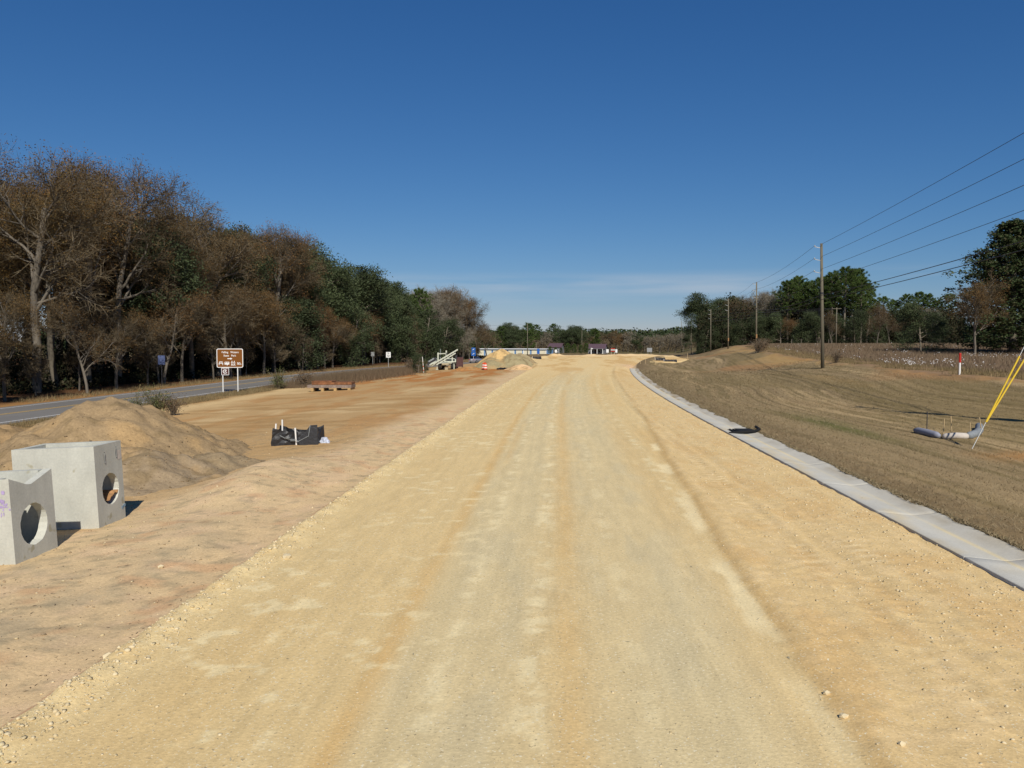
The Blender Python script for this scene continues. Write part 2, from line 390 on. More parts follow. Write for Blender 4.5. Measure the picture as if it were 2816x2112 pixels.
def ground_z(x, y):
    x = np.asarray(x, float); y = np.asarray(y, float)
    z = ground_base(x, y)
    s = x - xc(y); d = np.abs(x - xold(y))
    rough = sstep(4.6, 9, d)
    n = (fbm(x * 0.35, y * 0.35, 1, 4) - 0.5) * 0.13 + (fbm(x * 1.7, y * 1.7, 2, 3) - 0.5) * 0.03 + (fbm(x * 6, y * 6, 6, 2) - 0.5) * 0.03
    left = (1 - sstep(-7, -5, x)) * rough
    z = z + n * left * (0.55 + 0.6 * sstep(-12, -7, x))
    # small sand ridge between the piles and the new road
    z = z + 0.30 * np.exp(-(((x + 8.3 + (y - 20) * 0.05) / 1.0) ** 2)) * sstep(17, 20.5, y) * (1 - sstep(23, 27, y)) * (0.6 + 0.8 * fbm(x * 1.2, y * 0.9, 5, 3))
    z = z - 0.16 * np.exp(-(((x + 5.9) / 0.7) ** 2)) * (1 - sstep(40, 60, y)) * (0.4 + fbm(x, y * 0.3, 9, 2))
    # tractor grooves on the seeded bank
    sw = sstep(7.6, 9.5, s) * (1 - sstep(24, 28, s))
    warp = s + 1.6 * (fbm(x * 0.06, y * 0.035, 11, 2) - 0.5) * 4
    g = np.sin(warp * 2 * math.pi / 1.15) * 0.022 + np.sin(warp * 2 * math.pi / 0.47 + 2) * 0.010
    z = z + sw * (g + (fbm(x * 2.5, y * 0.6, 12, 3) - 0.5) * 0.06)
    rm = sstep(6.95, 7.15, s) * (1 - sstep(7.6, 9, s))
    z = z + rm * (fbm(x * 5, y * 5, 13, 2) - 0.42) * 0.07
    fld = sstep(25.5, 29, s)
    z = z + fld * (fbm(x * 0.8, y * 0.8, 14, 3) - 0.5) * 0.3
    # raw edge of the field
    z = z + 0.25 * np.exp(-(((s - 26.5) / 0.8) ** 2)) * (fbm(x * 0.5, y * 0.5, 15, 3) - 0.35) * 1.6
    return z
def gz(x, y): return float(ground_z(np.array([x]), np.array([y]))[0])

def mixc(c, col, w):
    w = np.clip(w, 0, 1)[..., None]; return c * (1 - w) + np.array(col) * w

def ground_col(x, y):
    s = x - xc(y); d = np.abs(x - xold(y))
    n1 = fbm(x * 0.22, y * 0.10, 21, 4); n2 = fbm(x * 0.6, y * 0.16, 22, 4); n3 = fbm(x * 1.9, y * 1.3, 23, 3)
    c = np.ones(x.shape + (3,)) * np.array(lin(182, 150, 104))                       # orange graded clay
    c = mixc(c, lin(198, 170, 124), sstep(0.5, 0.66, n1) * 0.8)                      # bleached tan
    c = mixc(c, lin(176, 132, 82), sstep(0.54, 0.68, n2) * 0.7 * sstep(24, 45, y))  # deep orange
    c = mixc(c, lin(160, 126, 80), sstep(0.55, 0.7, fbm(x * 0.3, y * 0.7, 24, 3)) * 0.6)
    c = mixc(c, lin(172, 116, 62), sstep(0.42, 0.6, n2) * sstep(72, 92, y) * (1 - sstep(118, 130, y)) * 0.9)
    # pinkish sand beside the new road
    pe = np.interp(y, [0, 22, 32, 100], [-9.5, -9.0, -6.8, -6.0]); pk = sstep(pe - 2.2, pe, x + (n1 - 0.5) * 4)
    c = mixc(c, lin(206, 180, 138), pk * 0.95)
    c = mixc(c, lin(202, 174, 138), pk * sstep(0.5, 0.66, n3) * 0.6)
    c = mixc(c, lin(158, 145, 118), sstep(0.44, 0.62, fbm(x * 1.0 + y * .3, y * 1.0, 26, 6, .68)) * 0.5 * (1 - sstep(13, 19, y)) * sstep(-5.6, -7, x))  # grey organic smears
    c = mixc(c, lin(194, 154, 114), pk * sstep(0.6, 0.72, fbm(x * 1.4, y * 1.8, 27, 4)) * 0.6)
    c = mixc(c, lin(120, 114, 94), sstep(0.58, 0.68, fbm(x * 4, y * 5, 28, 4, .65)) * 0.4 * sstep(-30, -9, x) * (x < -5) * (1 - sstep(30, 50, y)))
    # pale sand strip on the verge edge
    c = mixc(c, lin(206, 178, 130), np.exp(-((x + 26.3 + (n1 - 0.5) * 4) / 1.4) ** 2) * 0.8 * sstep(38, 50, y))
    # verge and woods
    vg = sstep(-27.3, -29.2, x + (n3 - 0.5) * 2 - np.clip(xold(y) + 36.2, 0, None))
    c = mixc(c, lin(150, 124, 82), vg)
    c = mixc(c, lin(120, 98, 66), vg * sstep(0.45, 0.6, n3))
    vf = sstep(-3.9, -4.6, x - xold(y))
    c = mixc(c, lin(150, 112, 68), vf)
    c = mixc(c, lin(88, 62, 40), vf * sstep(-5.6, -7.4, x - xold(y) + (n3 - 0.5) * 1.5))
    # right side: seeded bank, straw mulch
    rs = sstep(6.6, 6.9, s)
    warp = s + 1.6 * (fbm(x * 0.06, y * 0.035, 11, 2) - 0.5) * 4
    band = fbm(warp * 0.7, y * 0.03, 31, 4)
    fine = fbm(warp * 3.2, y * 0.12, 32, 4)
    sw = np.ones(x.shape + (3,)) * np.array(lin(146, 126, 92))
    sw = mixc(sw, lin(176, 152, 112), sstep(0.48, 0.62, band) * 0.75)
    sw = mixc(sw, lin(112, 98, 64), sstep(0.5, 0.64, fine) * 0.7)
    sw = mixc(sw, lin(124, 108, 70), sstep(0.55, 0.68, fbm(warp * 0.35, y * 0.05, 33, 3)) * 0.5)
    rut = np.abs(((warp / 0.92) % 1.0) - 0.5) * 2
    sw = mixc(sw, lin(96, 82, 54), sstep(0.74, 0.95, rut) * 0.6 * sstep(9, 11, s) * (1 - sstep(23, 26, s)) * sstep(0.38, 0.55, fbm(warp * 0.8, y * 0.06, 36, 3)))
    sw = mixc(sw, lin(90, 94, 48), np.exp(-((s - 11.2) / 1.0) ** 2 - ((y - 33) / 5) ** 2) * 0.8)
    sw = mixc(sw, lin(158, 120, 80), sstep(0.58, 0.7, fbm(x * 0.12, y * 0.05, 34, 3)) * 0.7 * sstep(12, 18, s) * sstep(35, 60, y))
    sw = mixc(sw, lin(170, 126, 76), np.exp(-((s - 14.4) / 1.5) ** 2 - ((y - 24.9) / 1.1) ** 2) * .8 * (0.4 + 0.9 * fbm(x * 1.2, y * 1.2, 35, 3)))
    sw = mixc(sw, lin(118, 100, 72), (1 - sstep(7.4, 9.4, s + (n3 - .5))) * 0.8)
    sw = mixc(sw, lin(172, 140, 90), sstep(19, 25.5, s) * (1 - sstep(26, 27.5, s)) * sstep(0.42, 0.58, n1) * 0.8)
    sw = mixc(sw, lin(168, 126, 80), .6 * np.exp(-((s - 26.2) / 0.7) ** 2) * sstep(0.45, 0.6, n2))
    fl = sstep(26, 27.6, s + (n3 - 0.5) * 2)
    sw = mixc(sw, lin(122, 98, 76), fl)
    sw = mixc(sw, lin(150, 124, 92), fl * (1 - sstep(28.5, 32, s)) * 0.6)
    c = c * (1 - rs[..., None]) + sw * rs[..., None]
    # disturbed ground past the end of the new road and beyond
    e = sstep(196, 215, y) * (s < 26)
    c = mixc(c, lin(128, 108, 78), e)
    far = sstep(260, 420, np.hypot(x, y))
    c = mixc(c, lin(96, 90, 58), far)
    return c * (0.93 + 0.14 * n3[..., None])

def sheet(name, xs, ys, zf, cf, m, smooth=True):
    X, Y = np.meshgrid(xs, ys)
    v = np.stack([X, Y, zf(X, Y)], -1).reshape(-1, 3)
    return np_mesh(name, v, grid_faces(len(ys), len(xs)), m, smooth, cf(X, Y).reshape(-1, 3))

gx = np.concatenate([-graded([(45, 70, 1.0, 2.5), (70, 400, 5, 60), (400, 4000, 150, 800)])[::-1][:-1],
                     graded([(-45, -16, 0.7, 0.22), (-16, -4, 0.10, 0.10), (-4, 5.5, 0.8, 0.8), (5.5, 16, 0.085, 0.10), (16, 30, 0.12, 0.3), (30, 70, 0.5, 2.5), (70, 400, 5, 60), (400, 4000, 150, 800)])])
gx = np.unique(np.round(gx, 4))
gy = graded([(-400, -10, 60, 10), (-10, 4, 2, 0.4), (4, 24, 0.10, 0.16), (24, 60, 0.18, 0.5), (60, 230, 0.55, 2.5), (230, 600, 4, 25), (600, 5000, 60, 700)])
tag(link('ground', sheet('ground', gx, gy, ground_z, ground_col, 'ground')), kind='structure')

# ------------------------------------------------------------------ the new limerock road
def road_l(y): return np.interp(y, [-20, 60, 73, 92, 109, 122, 132, 142, 165, 190, 214, 230], [-4.55, -4.25, -4.0, -3.65, -3.2, -3.2, -4.6, -7.5, -7.5, -4.5, -1.0, 2])
def road_r(y):
    a = 5.9 + xc(y)
    b = np.interp(y, [100, 112, 128, 136, 143, 152, 170, 214, 230], [8.9, 10.6, 13.0, 15, 21, 24, 28, 31, 31])
    return np.where(y < 100, a, np.maximum(b, 0))
ry = graded([(-8, 3, 1, 0.08), (3, 20, 0.045, 0.085), (20, 60, 0.09, 0.3), (60, 216, 0.32, 0.9)])
NU = 190
u = np.linspace(0, 1, NU)
RX = []; 
Yg = np.repeat(ry[:, None], NU + 12, 1)
XL = road_l(ry)[:, None]; XR = road_r(ry)[:, None]
core = XL + (XR - XL) * u[None, :]
lsk = XL - np.linspace(1.5, 0.1, 12)[None, :]
Xg = np.concatenate([lsk, core], 1)
def seam(Y): return np.interp(Y, [3, 6.4, 9, 11.6, 16, 20.7, 34, 60], [2.35, 2.27, 2.38, 2.40, 2.62, 2.82, 3.55, 3.9]) + 0.10 * (fbm(Y * 0.8, Y * 0 + 3.3, 41, 4) - 0.5) + 0.05 * (vnoise(Y * 5, Y * 0, 40) - .5)
def road_z(X, Y):
    XL = road_l(Y); XR = road_r(Y); s = X - xc(Y)
    z = 0.02 - 0.012 * np.abs(s)
    inside = (X >= XL)
    # looser right-hand strip, a touch proud of the compacted lane
    edge = seam(Y)
    loose = sstep(edge - 0.12, edge + 0.22, s) * (1 - sstep(100, 125, Y))
    z = z + loose * 0.055 + loose * (fbm(X * 3.2, Y * 0.35, 42, 4) - 0.5) * 0.03 + loose * (fbm(X * 9, Y * 9, 43, 2) - 0.5) * 0.022
    z = z + 0.04 * np.exp(-((s - edge - 0.28) / 0.16) ** 2) * (fbm(Y * 0.9, Y * 0 + 1, 44, 3)) * (1 - sstep(100, 125, Y))
    # wheel track with lug prints in the loose strip
    for tc_ in (3.55, 3.95):
        tr = np.exp(-((s - tc_ - 0.12 * np.sin(Y * 0.11)) / 0.13) ** 2) * (1 - sstep(60, 90, Y))
        z = z - tr * 0.03 + tr * 0.008 * np.sin(Y * 2 * math.pi / 0.26 + s * 9) * (fbm(Y * .3, Y * 0, 65, 2) > .45)
    # left edge windrow of loose stone
    wr = np.exp(-((X - XL - 0.12) / 0.22) ** 2)
    z = z + wr * (0.05 + 0.09 * (fbm(X * 3.0, Y * 3.0, 45, 3) - 0.3)) * (1 - sstep(70, 110, Y))
    z = z + (fbm(X * 0.7, Y * 0.25, 46, 3) - 0.5) * 0.035 + (fbm(X * 4, Y * 2, 47, 2) - 0.5) * 0.009
    # heaps pushed up at the far end and far-left edge
    hp = sstep(198, 206, Y) * (1 - sstep(211, 215, Y)) + sstep(128, 140, Y) * np.exp(-((X - XL - 1.2) / 1.2) ** 2)
    z = z + hp * 0.55 * np.clip(fbm(X * 0.35, Y * 0.2, 48, 3) - 0.28, 0, 1) * 1.6
    z = z - 2.2 * sstep(211, 216, Y)
    z = np.where(inside, z, z - (XL - X) * 0.62 - 0.02 + (fbm(X * 2.5, Y * 2.5, 49, 3) - 0.5) * 0.10)
    rr = sstep(-0.45, 0.0, X - XR) * (Y < 100)
    z = z * (1 - rr) + rr * (-0.04 + (fbm(X * 6, Y * 3.5, 50, 3) - 0.5) * 0.05)
    rr2 = sstep(-1.2, 0.0, X - XR) * (Y >= 100)
    gr = ground_z(X, Y)
    # where the spur runs onto the bank the stone simply lies on the slope
    onb = sstep(9, 14, s) * (Y > 100)
    z = np.maximum(z, (gr + 0.06) * onb + z * (1 - onb))
    z = z * (1 - rr2) + np.minimum(z, gr - 0.03) * rr2
    return z
def road_col(X, Y):
    XL = road_l(Y); s = X - xc(Y) * (1 - sstep(110, 150, Y) * 0.4)
    n1 = fbm(X * 0.8, Y * 0.14, 51, 4); n2 = fbm(X * 2.6, Y * 0.5, 52, 4); n3 = fbm(X * 3.2, Y * 3.2, 53, 3)
    c = np.ones(X.shape + (3,)) * np.array(lin(212, 186, 134))
    # pale grey compacted wheel lanes
    gl = np.exp(-((s - 0.95 - 0.15 * np.sin(Y * 0.07)) / 0.95) ** 4) + np.exp(-((s + 0.9) / 0.75) ** 4)
    c = mixc(c, lin(207, 190, 147), gl * (0.55 + 0.6 * (n1 - 0.3)))
    c = mixc(c, lin(197, 183, 146), gl * sstep(0.5, 0.65, n2) * 0.4)
    c = c * (1 + 0.13 * (fbm(s * 6, Y * 0.05, 67, 4, .6) - .5) + 0.12 * (fbm(s * 14, Y * 0.16, 68, 3) - .5) * sstep(.4, .6, fbm(s * 1.2, Y * .1, 69, 2)))[..., None]
    # ochre tracks
    for a, w_, k in ((-1.72, 0.13, .9), (-1.35, 0.10, .55), (0.12, 0.17, .6), (1.98, 0.3, .35), (3.0, .35, .6), (-3.3, .5, .3)):
        st = np.exp(-((s - a - 0.10 * (fbm(Y * 0.12, Y * 0 + a, 54, 2) - .5)) / w_) ** 2) * sstep(0.34, 0.56, fbm(X * 0.6 + a, Y * 0.10, 55, 3))
        c = mixc(c, lin(206, 168, 106), st * k * (0.35 + 0.6 * fbm(X * 5, Y * 2.2, 64, 3)))
    # bleached streaks
    for a, w_, k in ((-1.1, 0.10, .9), (-0.25, 0.16, .9), (0.78, .12, .5), (2.38, 0.14, .7), (3.7, 0.25, .4)):
        st = np.exp(-((s - a) / w_) ** 2) * sstep(0.50, 0.62, fbm(X * 4.5, Y * 3.2, 56, 5))
        c = mixc(c, lin(226, 208, 162), st * k)
    # scattered pale scuffs on the left half
    sc = sstep(0.61, 0.69, fbm(X * 4.2, Y * 4.6, 57, 4)) * sstep(0.4, 0.6, fbm(X * .6, Y * .6, 66, 2)) * (0.25 + 0.75 * (1 - sstep(-1.6, -0.6, s))) * 0.85
    c = mixc(c, lin(226, 206, 158), sc)
    # chalky wet-dry patch along the seam
    edge = seam(Y)
    win = sstep(8.3, 9.0, Y) * (1 - sstep(10.9, 12.0, Y)) + sstep(12.8, 13.6, Y) * (1 - sstep(16.2, 17.4, Y)) * .8 + sstep(18.8, 19.3, Y) * (1 - sstep(20.3, 20.9, Y)) + sstep(23, 23.5, Y) * (1 - sstep(24.5, 25.2, Y)) + .5 * sstep(5.5, 6, Y) * (1 - sstep(7, 7.6, Y))
    wd = 0.10 + 0.26 * fbm(Y * 1.7, Y * 0 + 7, 58, 3)
    pat = win * (1 - sstep(-0.02, 0.03, s - edge)) * sstep(-wd - 0.05, -wd + 0.06, s - edge + 0.1 * (n3 - .5))
    c = mixc(c, lin(232, 212, 164), pat * .9)
    c = mixc(c, lin(190, 152, 92), np.exp(-((s - edge - 0.10) / 0.09) ** 2) * .6 * (1 - sstep(30, 50, Y)))
    lo = sstep(edge, edge + 0.25, s)
    c = mixc(c, lin(212, 183, 130), lo * 0.8)
    for tc_, wd_ in ((3.75, .22), (4.6, .2)):      # tyre lug prints
        tk = np.exp(-((s - tc_ - 0.15 * np.sin(Y * 0.09 + tc_)) / wd_) ** 4) * (1 - sstep(22, 34, Y))
        lug = sstep(.55, .8, np.sin(Y * 2 * math.pi / .30 + np.abs(s - tc_) * 9) * .5 + .5)
        c = mixc(c, lin(228, 204, 156), tk * lug * .7 * sstep(.42, .58, fbm(X * .9, Y * .35, 75, 3)))
        c = mixc(c, lin(188, 154, 100), tk * (1 - lug) * .35 * sstep(.42, .58, fbm(X * .9, Y * .35, 75, 3)))
    c = mixc(c, lin(220, 192, 142), lo * sstep(0.52, 0.68, fbm(X * 5, Y * 4, 61, 3)) * 0.55)
    c = mixc(c, lin(202, 164, 106), lo * sstep(0.5, 0.7, fbm(X * 2.4, Y * 1.0, 59, 4)) * 0.4)
    # stony left windrow
    wr = np.exp(-((X - XL - 0.1) / 0.35) ** 2)
    c = mixc(c, lin(222, 198, 146), wr * sstep(0.42, 0.6, n3) * 0.9)
    sk = sstep(0.0, -0.7, X - XL)
    c = mixc(c, lin(204, 165, 124), sk)
    # far stretch, warmer with broad tracks
    f = sstep(55, 110, Y)
    c = mixc(c, lin(224, 194, 138), f * 0.7)
    c = mixc(c, lin(196, 154, 92), f * sstep(0.52, 0.66, fbm(X * 0.5, Y * 0.06, 60, 3)) * 0.6)
    # pink sand where the gutter stops
    c = mixc(c, lin(214, 178, 136), np.exp(-((X - 10.2) / 1.6) ** 2 - ((Y - 112) / 10) ** 2))
    c = mixc(c, lin(230, 198, 150), sstep(196, 206, Y) * 0.7)
    return c
v = np.stack([Xg, Yg, road_z(Xg, Yg)], -1).reshape(-1, 3)
me = np_mesh('limerock_road', v, grid_faces(len(ry), NU + 12), 'limerock', True, road_col(Xg, Yg).reshape(-1, 3))
tag(link('limerock_road', me), kind='structure')

def road_top(x, y): return float(road_z(np.array([float(x)]), np.array([float(y)]))[0])

# ------------------------------------------------------------------ concrete gutter
guy_ = graded([(-8, 30, 0.3, 0.3), (30, 101, 0.4, 0.8)])
jt = np.arange(-6.5, 101, 3.05)
guy_ = np.unique(np.concatenate([guy_, jt - .014, jt, jt + .014]))
prof = [(5.885, -0.22), (5.885, 0.0), (5.90, 0.012), (6.15, -0.010), (6.40, -0.035), (6.47, -0.040), (6.55, -0.036), (6.75, -0.01), (6.93, 0.018), (6.96, 0.012), (6.96, -0.2)]
px = np.array([p[0] for p in prof]); pz = np.array([p[1] for p in prof])
X = px[None, :] + xc(guy_)[:, None]; Y = np.repeat(guy_[:, None], len(prof), 1); Z = np.repeat(pz[None, :], len(guy_), 0)
isj = np.isin(guy_, jt)[:, None]; Z = Z - .008 * isj
c = np.ones(X.shape + (3,)) * np.array(lin(192, 189, 177))
sed = np.exp(-((px[None, :] - 6.47) / 0.05) ** 2) * (0.35 + 0.65 * sstep(0.3, 0.5, fbm(Y * 0.4, Y * 0 + 2, 71, 3)))
c = mixc(c, lin(214, 198, 158), sed)
c = mixc(c, lin(186, 180, 164), ((px[None, :] > 6.5) & (px[None, :] < 6.94)) * 0.5 + 0 * Y)
far_sp = sstep(32, 42, Y) * ((px[None, :] > 6.5)) * sstep(0.42, 0.55, fbm(Y * 0.5, px[None, :] * 3, 72, 3))
c = mixc(c, lin(150, 128, 92), far_sp * 0.8)
c = mixc(c, lin(140, 130, 110), isj * .7 + 0 * Y)
c = mixc(c, lin(204, 186, 146), sstep(.5, .68, fbm(X * 3, Y * 1.2, 73, 4)) * .6 * (px[None, :] < 6.35))
c = mixc(c, lin(164, 152, 128), sstep(.48, .66, fbm(X * 2, Y * .9, 74, 4)) * .6 * (px[None, :] > 6.6))
me = np_mesh('concrete_gutter', np.stack([X, Y, Z], -1).reshape(-1, 3), grid_faces(len(guy_), len(prof)), 'gutter', False, c.reshape(-1, 3))
tag(link('concrete_gutter', me), kind='structure')

# ------------------------------------------------------------------ the old two-lane asphalt road
oy = graded([(-60, 100, 6, 4), (100, 330, 3, 5)])
def strip(name, offs, dz, m, parent=None, dash=None):
    # offs: lateral offsets from the centre line
    dxy = np.gradient(xold(oy), oy); nrm = 1 / np.sqrt(1 + dxy ** 2)
    V = []; 
    for off in offs:
        V.append(np.stack([xold(oy) + off * nrm, oy - off * dxy * nrm, -1.50 + dz - 0.010 * abs(off) + 0 * oy], -1))
    V = np.stack(V, 1).reshape(-1, 3)
    me = np_mesh(name, V, grid_faces(len(oy), len(offs)), m, True)
    return link(name, me, parent)
old = tag(strip('asphalt_road', [-4.4, -2, 0, 2, 4.4], 0.0, 'asphalt'), kind='structure')
strip('edge_line', [-3.62, -3.46], 0.006, 'white_line', old)
strip('edge_line', [3.46, 3.62], 0.006, 'white_line', old)
strip('centre_line', [-0.22, -0.08], 0.006, 'yellow_line', old)
strip('centre_line', [0.08, 0.22], 0.006, 'yellow_line', old)

# ------------------------------------------------------------------ things beside the road
def text_mesh(s, size, name, m, parent, loc, rot=(math.pi / 2, 0, 0), align='CENTER'):
    cu = bpy.data.curves.new('tmp', 'FONT'); cu.body = s; cu.size = size; cu.align_x = align; cu.extrude = 0.004; cu.offset = 0.012 * size
    to = bpy.data.objects.new('tmp', cu); COL.objects.link(to)
    dg = bpy.context.evaluated_depsgraph_get()
    me = bpy.data.meshes.new_from_object(to.evaluated_get(dg)); me.name = name
    bpy.data.objects.remove(to); bpy.data.curves.remove(cu)
    me.materials.clear(); me.materials.append(M[m])
    o = link(name, me, parent, loc); o.rotation_euler = rot; return o

def round_rect(w, h, r, n=6):
    pts = []
    for cx, cy, a0 in ((w / 2 - r, h / 2 - r, 0), (-w / 2 + r, h / 2 - r, 90), (-w / 2 + r, -h / 2 + r, 180), (w / 2 - r, -h / 2 + r, 270)):
        for k in range(n + 1):
            a = R(a0 + 90 * k / n); pts.append((cx + r * math.cos(a), cy + r * math.sin(a)))
    return pts

# --- precast concrete inlet boxes
def ring_wall(mb, w, h, t, hc, hr, dip=None, n=48, jag=0.0, seed=1):
    # wall in the YZ plane, outside face at x=0, inside at x=-t; round hole centre hc, radius hr
    rg = random.Random(seed)
    outer = []; inner = []
    corners = [math.atan2(z - hc[1], y - hc[0]) % (2 * math.pi) for y, z in ((0, 0), (w, 0), (w, h), (0, h))]
    angs = [2 * math.pi * k / n for k in range(n)]
    for ca in corners:
        i = min(range(n), key=lambda k: abs(angs[k] - ca)); angs[i] = ca
    for a in angs:
        cy, sz = math.cos(a), math.sin(a)
        ts = []
        if cy > 1e-9: ts.append((w - hc[0]) / cy)
        if cy < -1e-9: ts.append((0 - hc[0]) / cy)
        if sz > 1e-9: ts.append((h - hc[1]) / sz)
        if sz < -1e-9: ts.append((0 - hc[1]) / sz)
        k = min(ts); y, z = hc[0] + cy * k, hc[1] + sz * k
        if dip and z > h - 1e-4: z -= dip(y / w)
        outer.append((y, z)); rr = hr * (1 + jag * (rg.random() - .5))
        inner.append((hc[0] + cy * rr, hc[1] + sz * rr))
    V = [(0, y, z) for y, z in outer] + [(0, y, z) for y, z in inner] + [(-t, y, z) for y, z in outer] + [(-t, hc[0] + (y - hc[0]) * .96, hc[1] + (z - hc[1]) * .96) for y, z in inner]
    F = []
    for k in range(n):
        k2 = (k + 1) % n
        F += [(k, k2, n + k2, n + k), (2 * n + k2, 2 * n + k, 3 * n + k, 3 * n + k2), (n + k, n + k2, 3 * n + k2, 3 * n + k), (k2, k, 2 * n + k, 2 * n + k2)]
    mb.add(V, F)
def concrete_box(name, label, x, y, w, dep, h, hole, hr, dip, tilt, rotz, z0, seed):
    # origin at the near right bottom corner; right wall (with the hole) faces +x
    t = 0.16
    root = thing(name, label, 'concrete box', (x, y, z0), rotz)
    root.rotation_euler = (0, tilt, rotz)
    b = MB()
    ring_wall(b, dep, h, t, hole, hr, dip, jag=0.035, seed=seed)
    b.box((-t / 2 - w / 2, t / 2, h / 2), (w - t, t, h))
    b.box((-t / 2 - w / 2, dep - t / 2, h / 2), (w - t, t, h))
    b.box((-w + t / 2, dep / 2, h / 2 - 0.002), (t - .004, dep - 2 * t, h - 0.006))
    b.box((-w / 2, dep / 2, 0.06), (w - 2 * t, dep - 2 * t, 0.12))
    b.build('body', 'concrete', root)
    return root
zA = gz(-9.5, 13.6) - 0.06
boxA = concrete_box('concrete_inlet_box', 'pale concrete inlet box with dipped rim and round pipe hole, cut by left edge', -9.44, 13.18, 1.55, 1.19, 1.57, (0.58, 0.66), 0.375,
                    lambda t: 0.20 * (t / .45 if t < .45 else (1 - t) / .55), R(-3.2), R(0.5), zA, 3)
pm = MB()
rg = random.Random(5)
def blotch(mb, cx, cz, rx, rz, y, n=14, seed=0):
    r_ = random.Random(seed); pts = []
    for k in range(n):
        a = 2 * math.pi * k / n; q = 0.7 + 0.5 * r_.random(); pts.append((cx + rx * q * math.cos(a), cz + rz * q * math.sin(a)))
    mb.prism(pts, 'y', y - 0.003, y)
for q in range(26): blotch(pm, rg.gauss(-0.17, .07), rg.gauss(1.13, .09), rg.uniform(.008, .035), rg.uniform(.01, .04), -0.001 - .0002 * q, seed=q)
for q in range(5): blotch(pm, rg.gauss(-0.30, .02), rg.gauss(.75, .03), rg.uniform(.008, .02), rg.uniform(.01, .03), -0.001 - .0002 * q, seed=q + 40)
pm.build('paint_mark', 'purple_paint', boxA)['kind'] = 'stuff'
zB = gz(-9.7, 16.4) - 0.07
boxB = concrete_box('concrete_inlet_box', 'taller concrete inlet box with two lifting slots above a round hole with clay in it', -9.58, 15.95, 1.74, 1.10, 1.80, (0.56, 0.82), 0.34,
                    None, R(-2.6), R(2.2), zB, 7)
for yy, zz in ((0.40, 1.50), (0.88, 1.56)):
    pts = [(yy + 0.030 * math.sin(a), zz + 0.13 * math.cos(a)) for a in [2 * math.pi * k / 16 for k in range(16)]]
    m_ = MB(); m_.prism(pts, 'x', -0.05, 0.004); m_.build('slot_shade', 'rig_dark', boxB)  # black lens proud of the wall, colour stands in for the slot's shaded recess
    m_ = MB(); m_.bar((0.010, yy - 0.01, zz + 0.11), (0.010, yy - 0.01, zz - 0.11), 0.014); m_.build('lifting_bar', 'galv', boxB)
m_ = MB(); m_.box((0.003, 1.0, 1.50), (0.004, 0.17, 0.2)); m_.build('sticker', 'sock_white', boxB)
m_ = MB(); m_.bar((0.003, 0.95, 0.32), (0.003, 1.12, 0.36), 0.005, 0.05); m_.bar((0.003, 0.98, 0.28), (0.003, 1.06, 0.38), 0.005, 0.03); m_.build('paint_mark', 'blue_paint', boxB)
cl = MB(); rg = random.Random(8)
xs_ = np.linspace(-.36, -.01, 12); ys_ = np.linspace(.24, .88, 20)
GX, GY = np.meshgrid(xs_, ys_)
GZ = .82 - np.sqrt(np.clip(.33 ** 2 - (GY - .56) ** 2, 0, 1)) + (.05 + .20 * np.exp(-((GY - .68) / .15) ** 2)) * (fbm(GX * 9, GY * 9, 3, 3) + .25) * sstep(.34, .2, np.abs(GY - .56))
cl.add(np.stack([GX, GY, GZ], -1).reshape(-1, 3).tolist(), grid_faces(20, 12).tolist())
cl.build('soil_heap', 'clay', boxB)

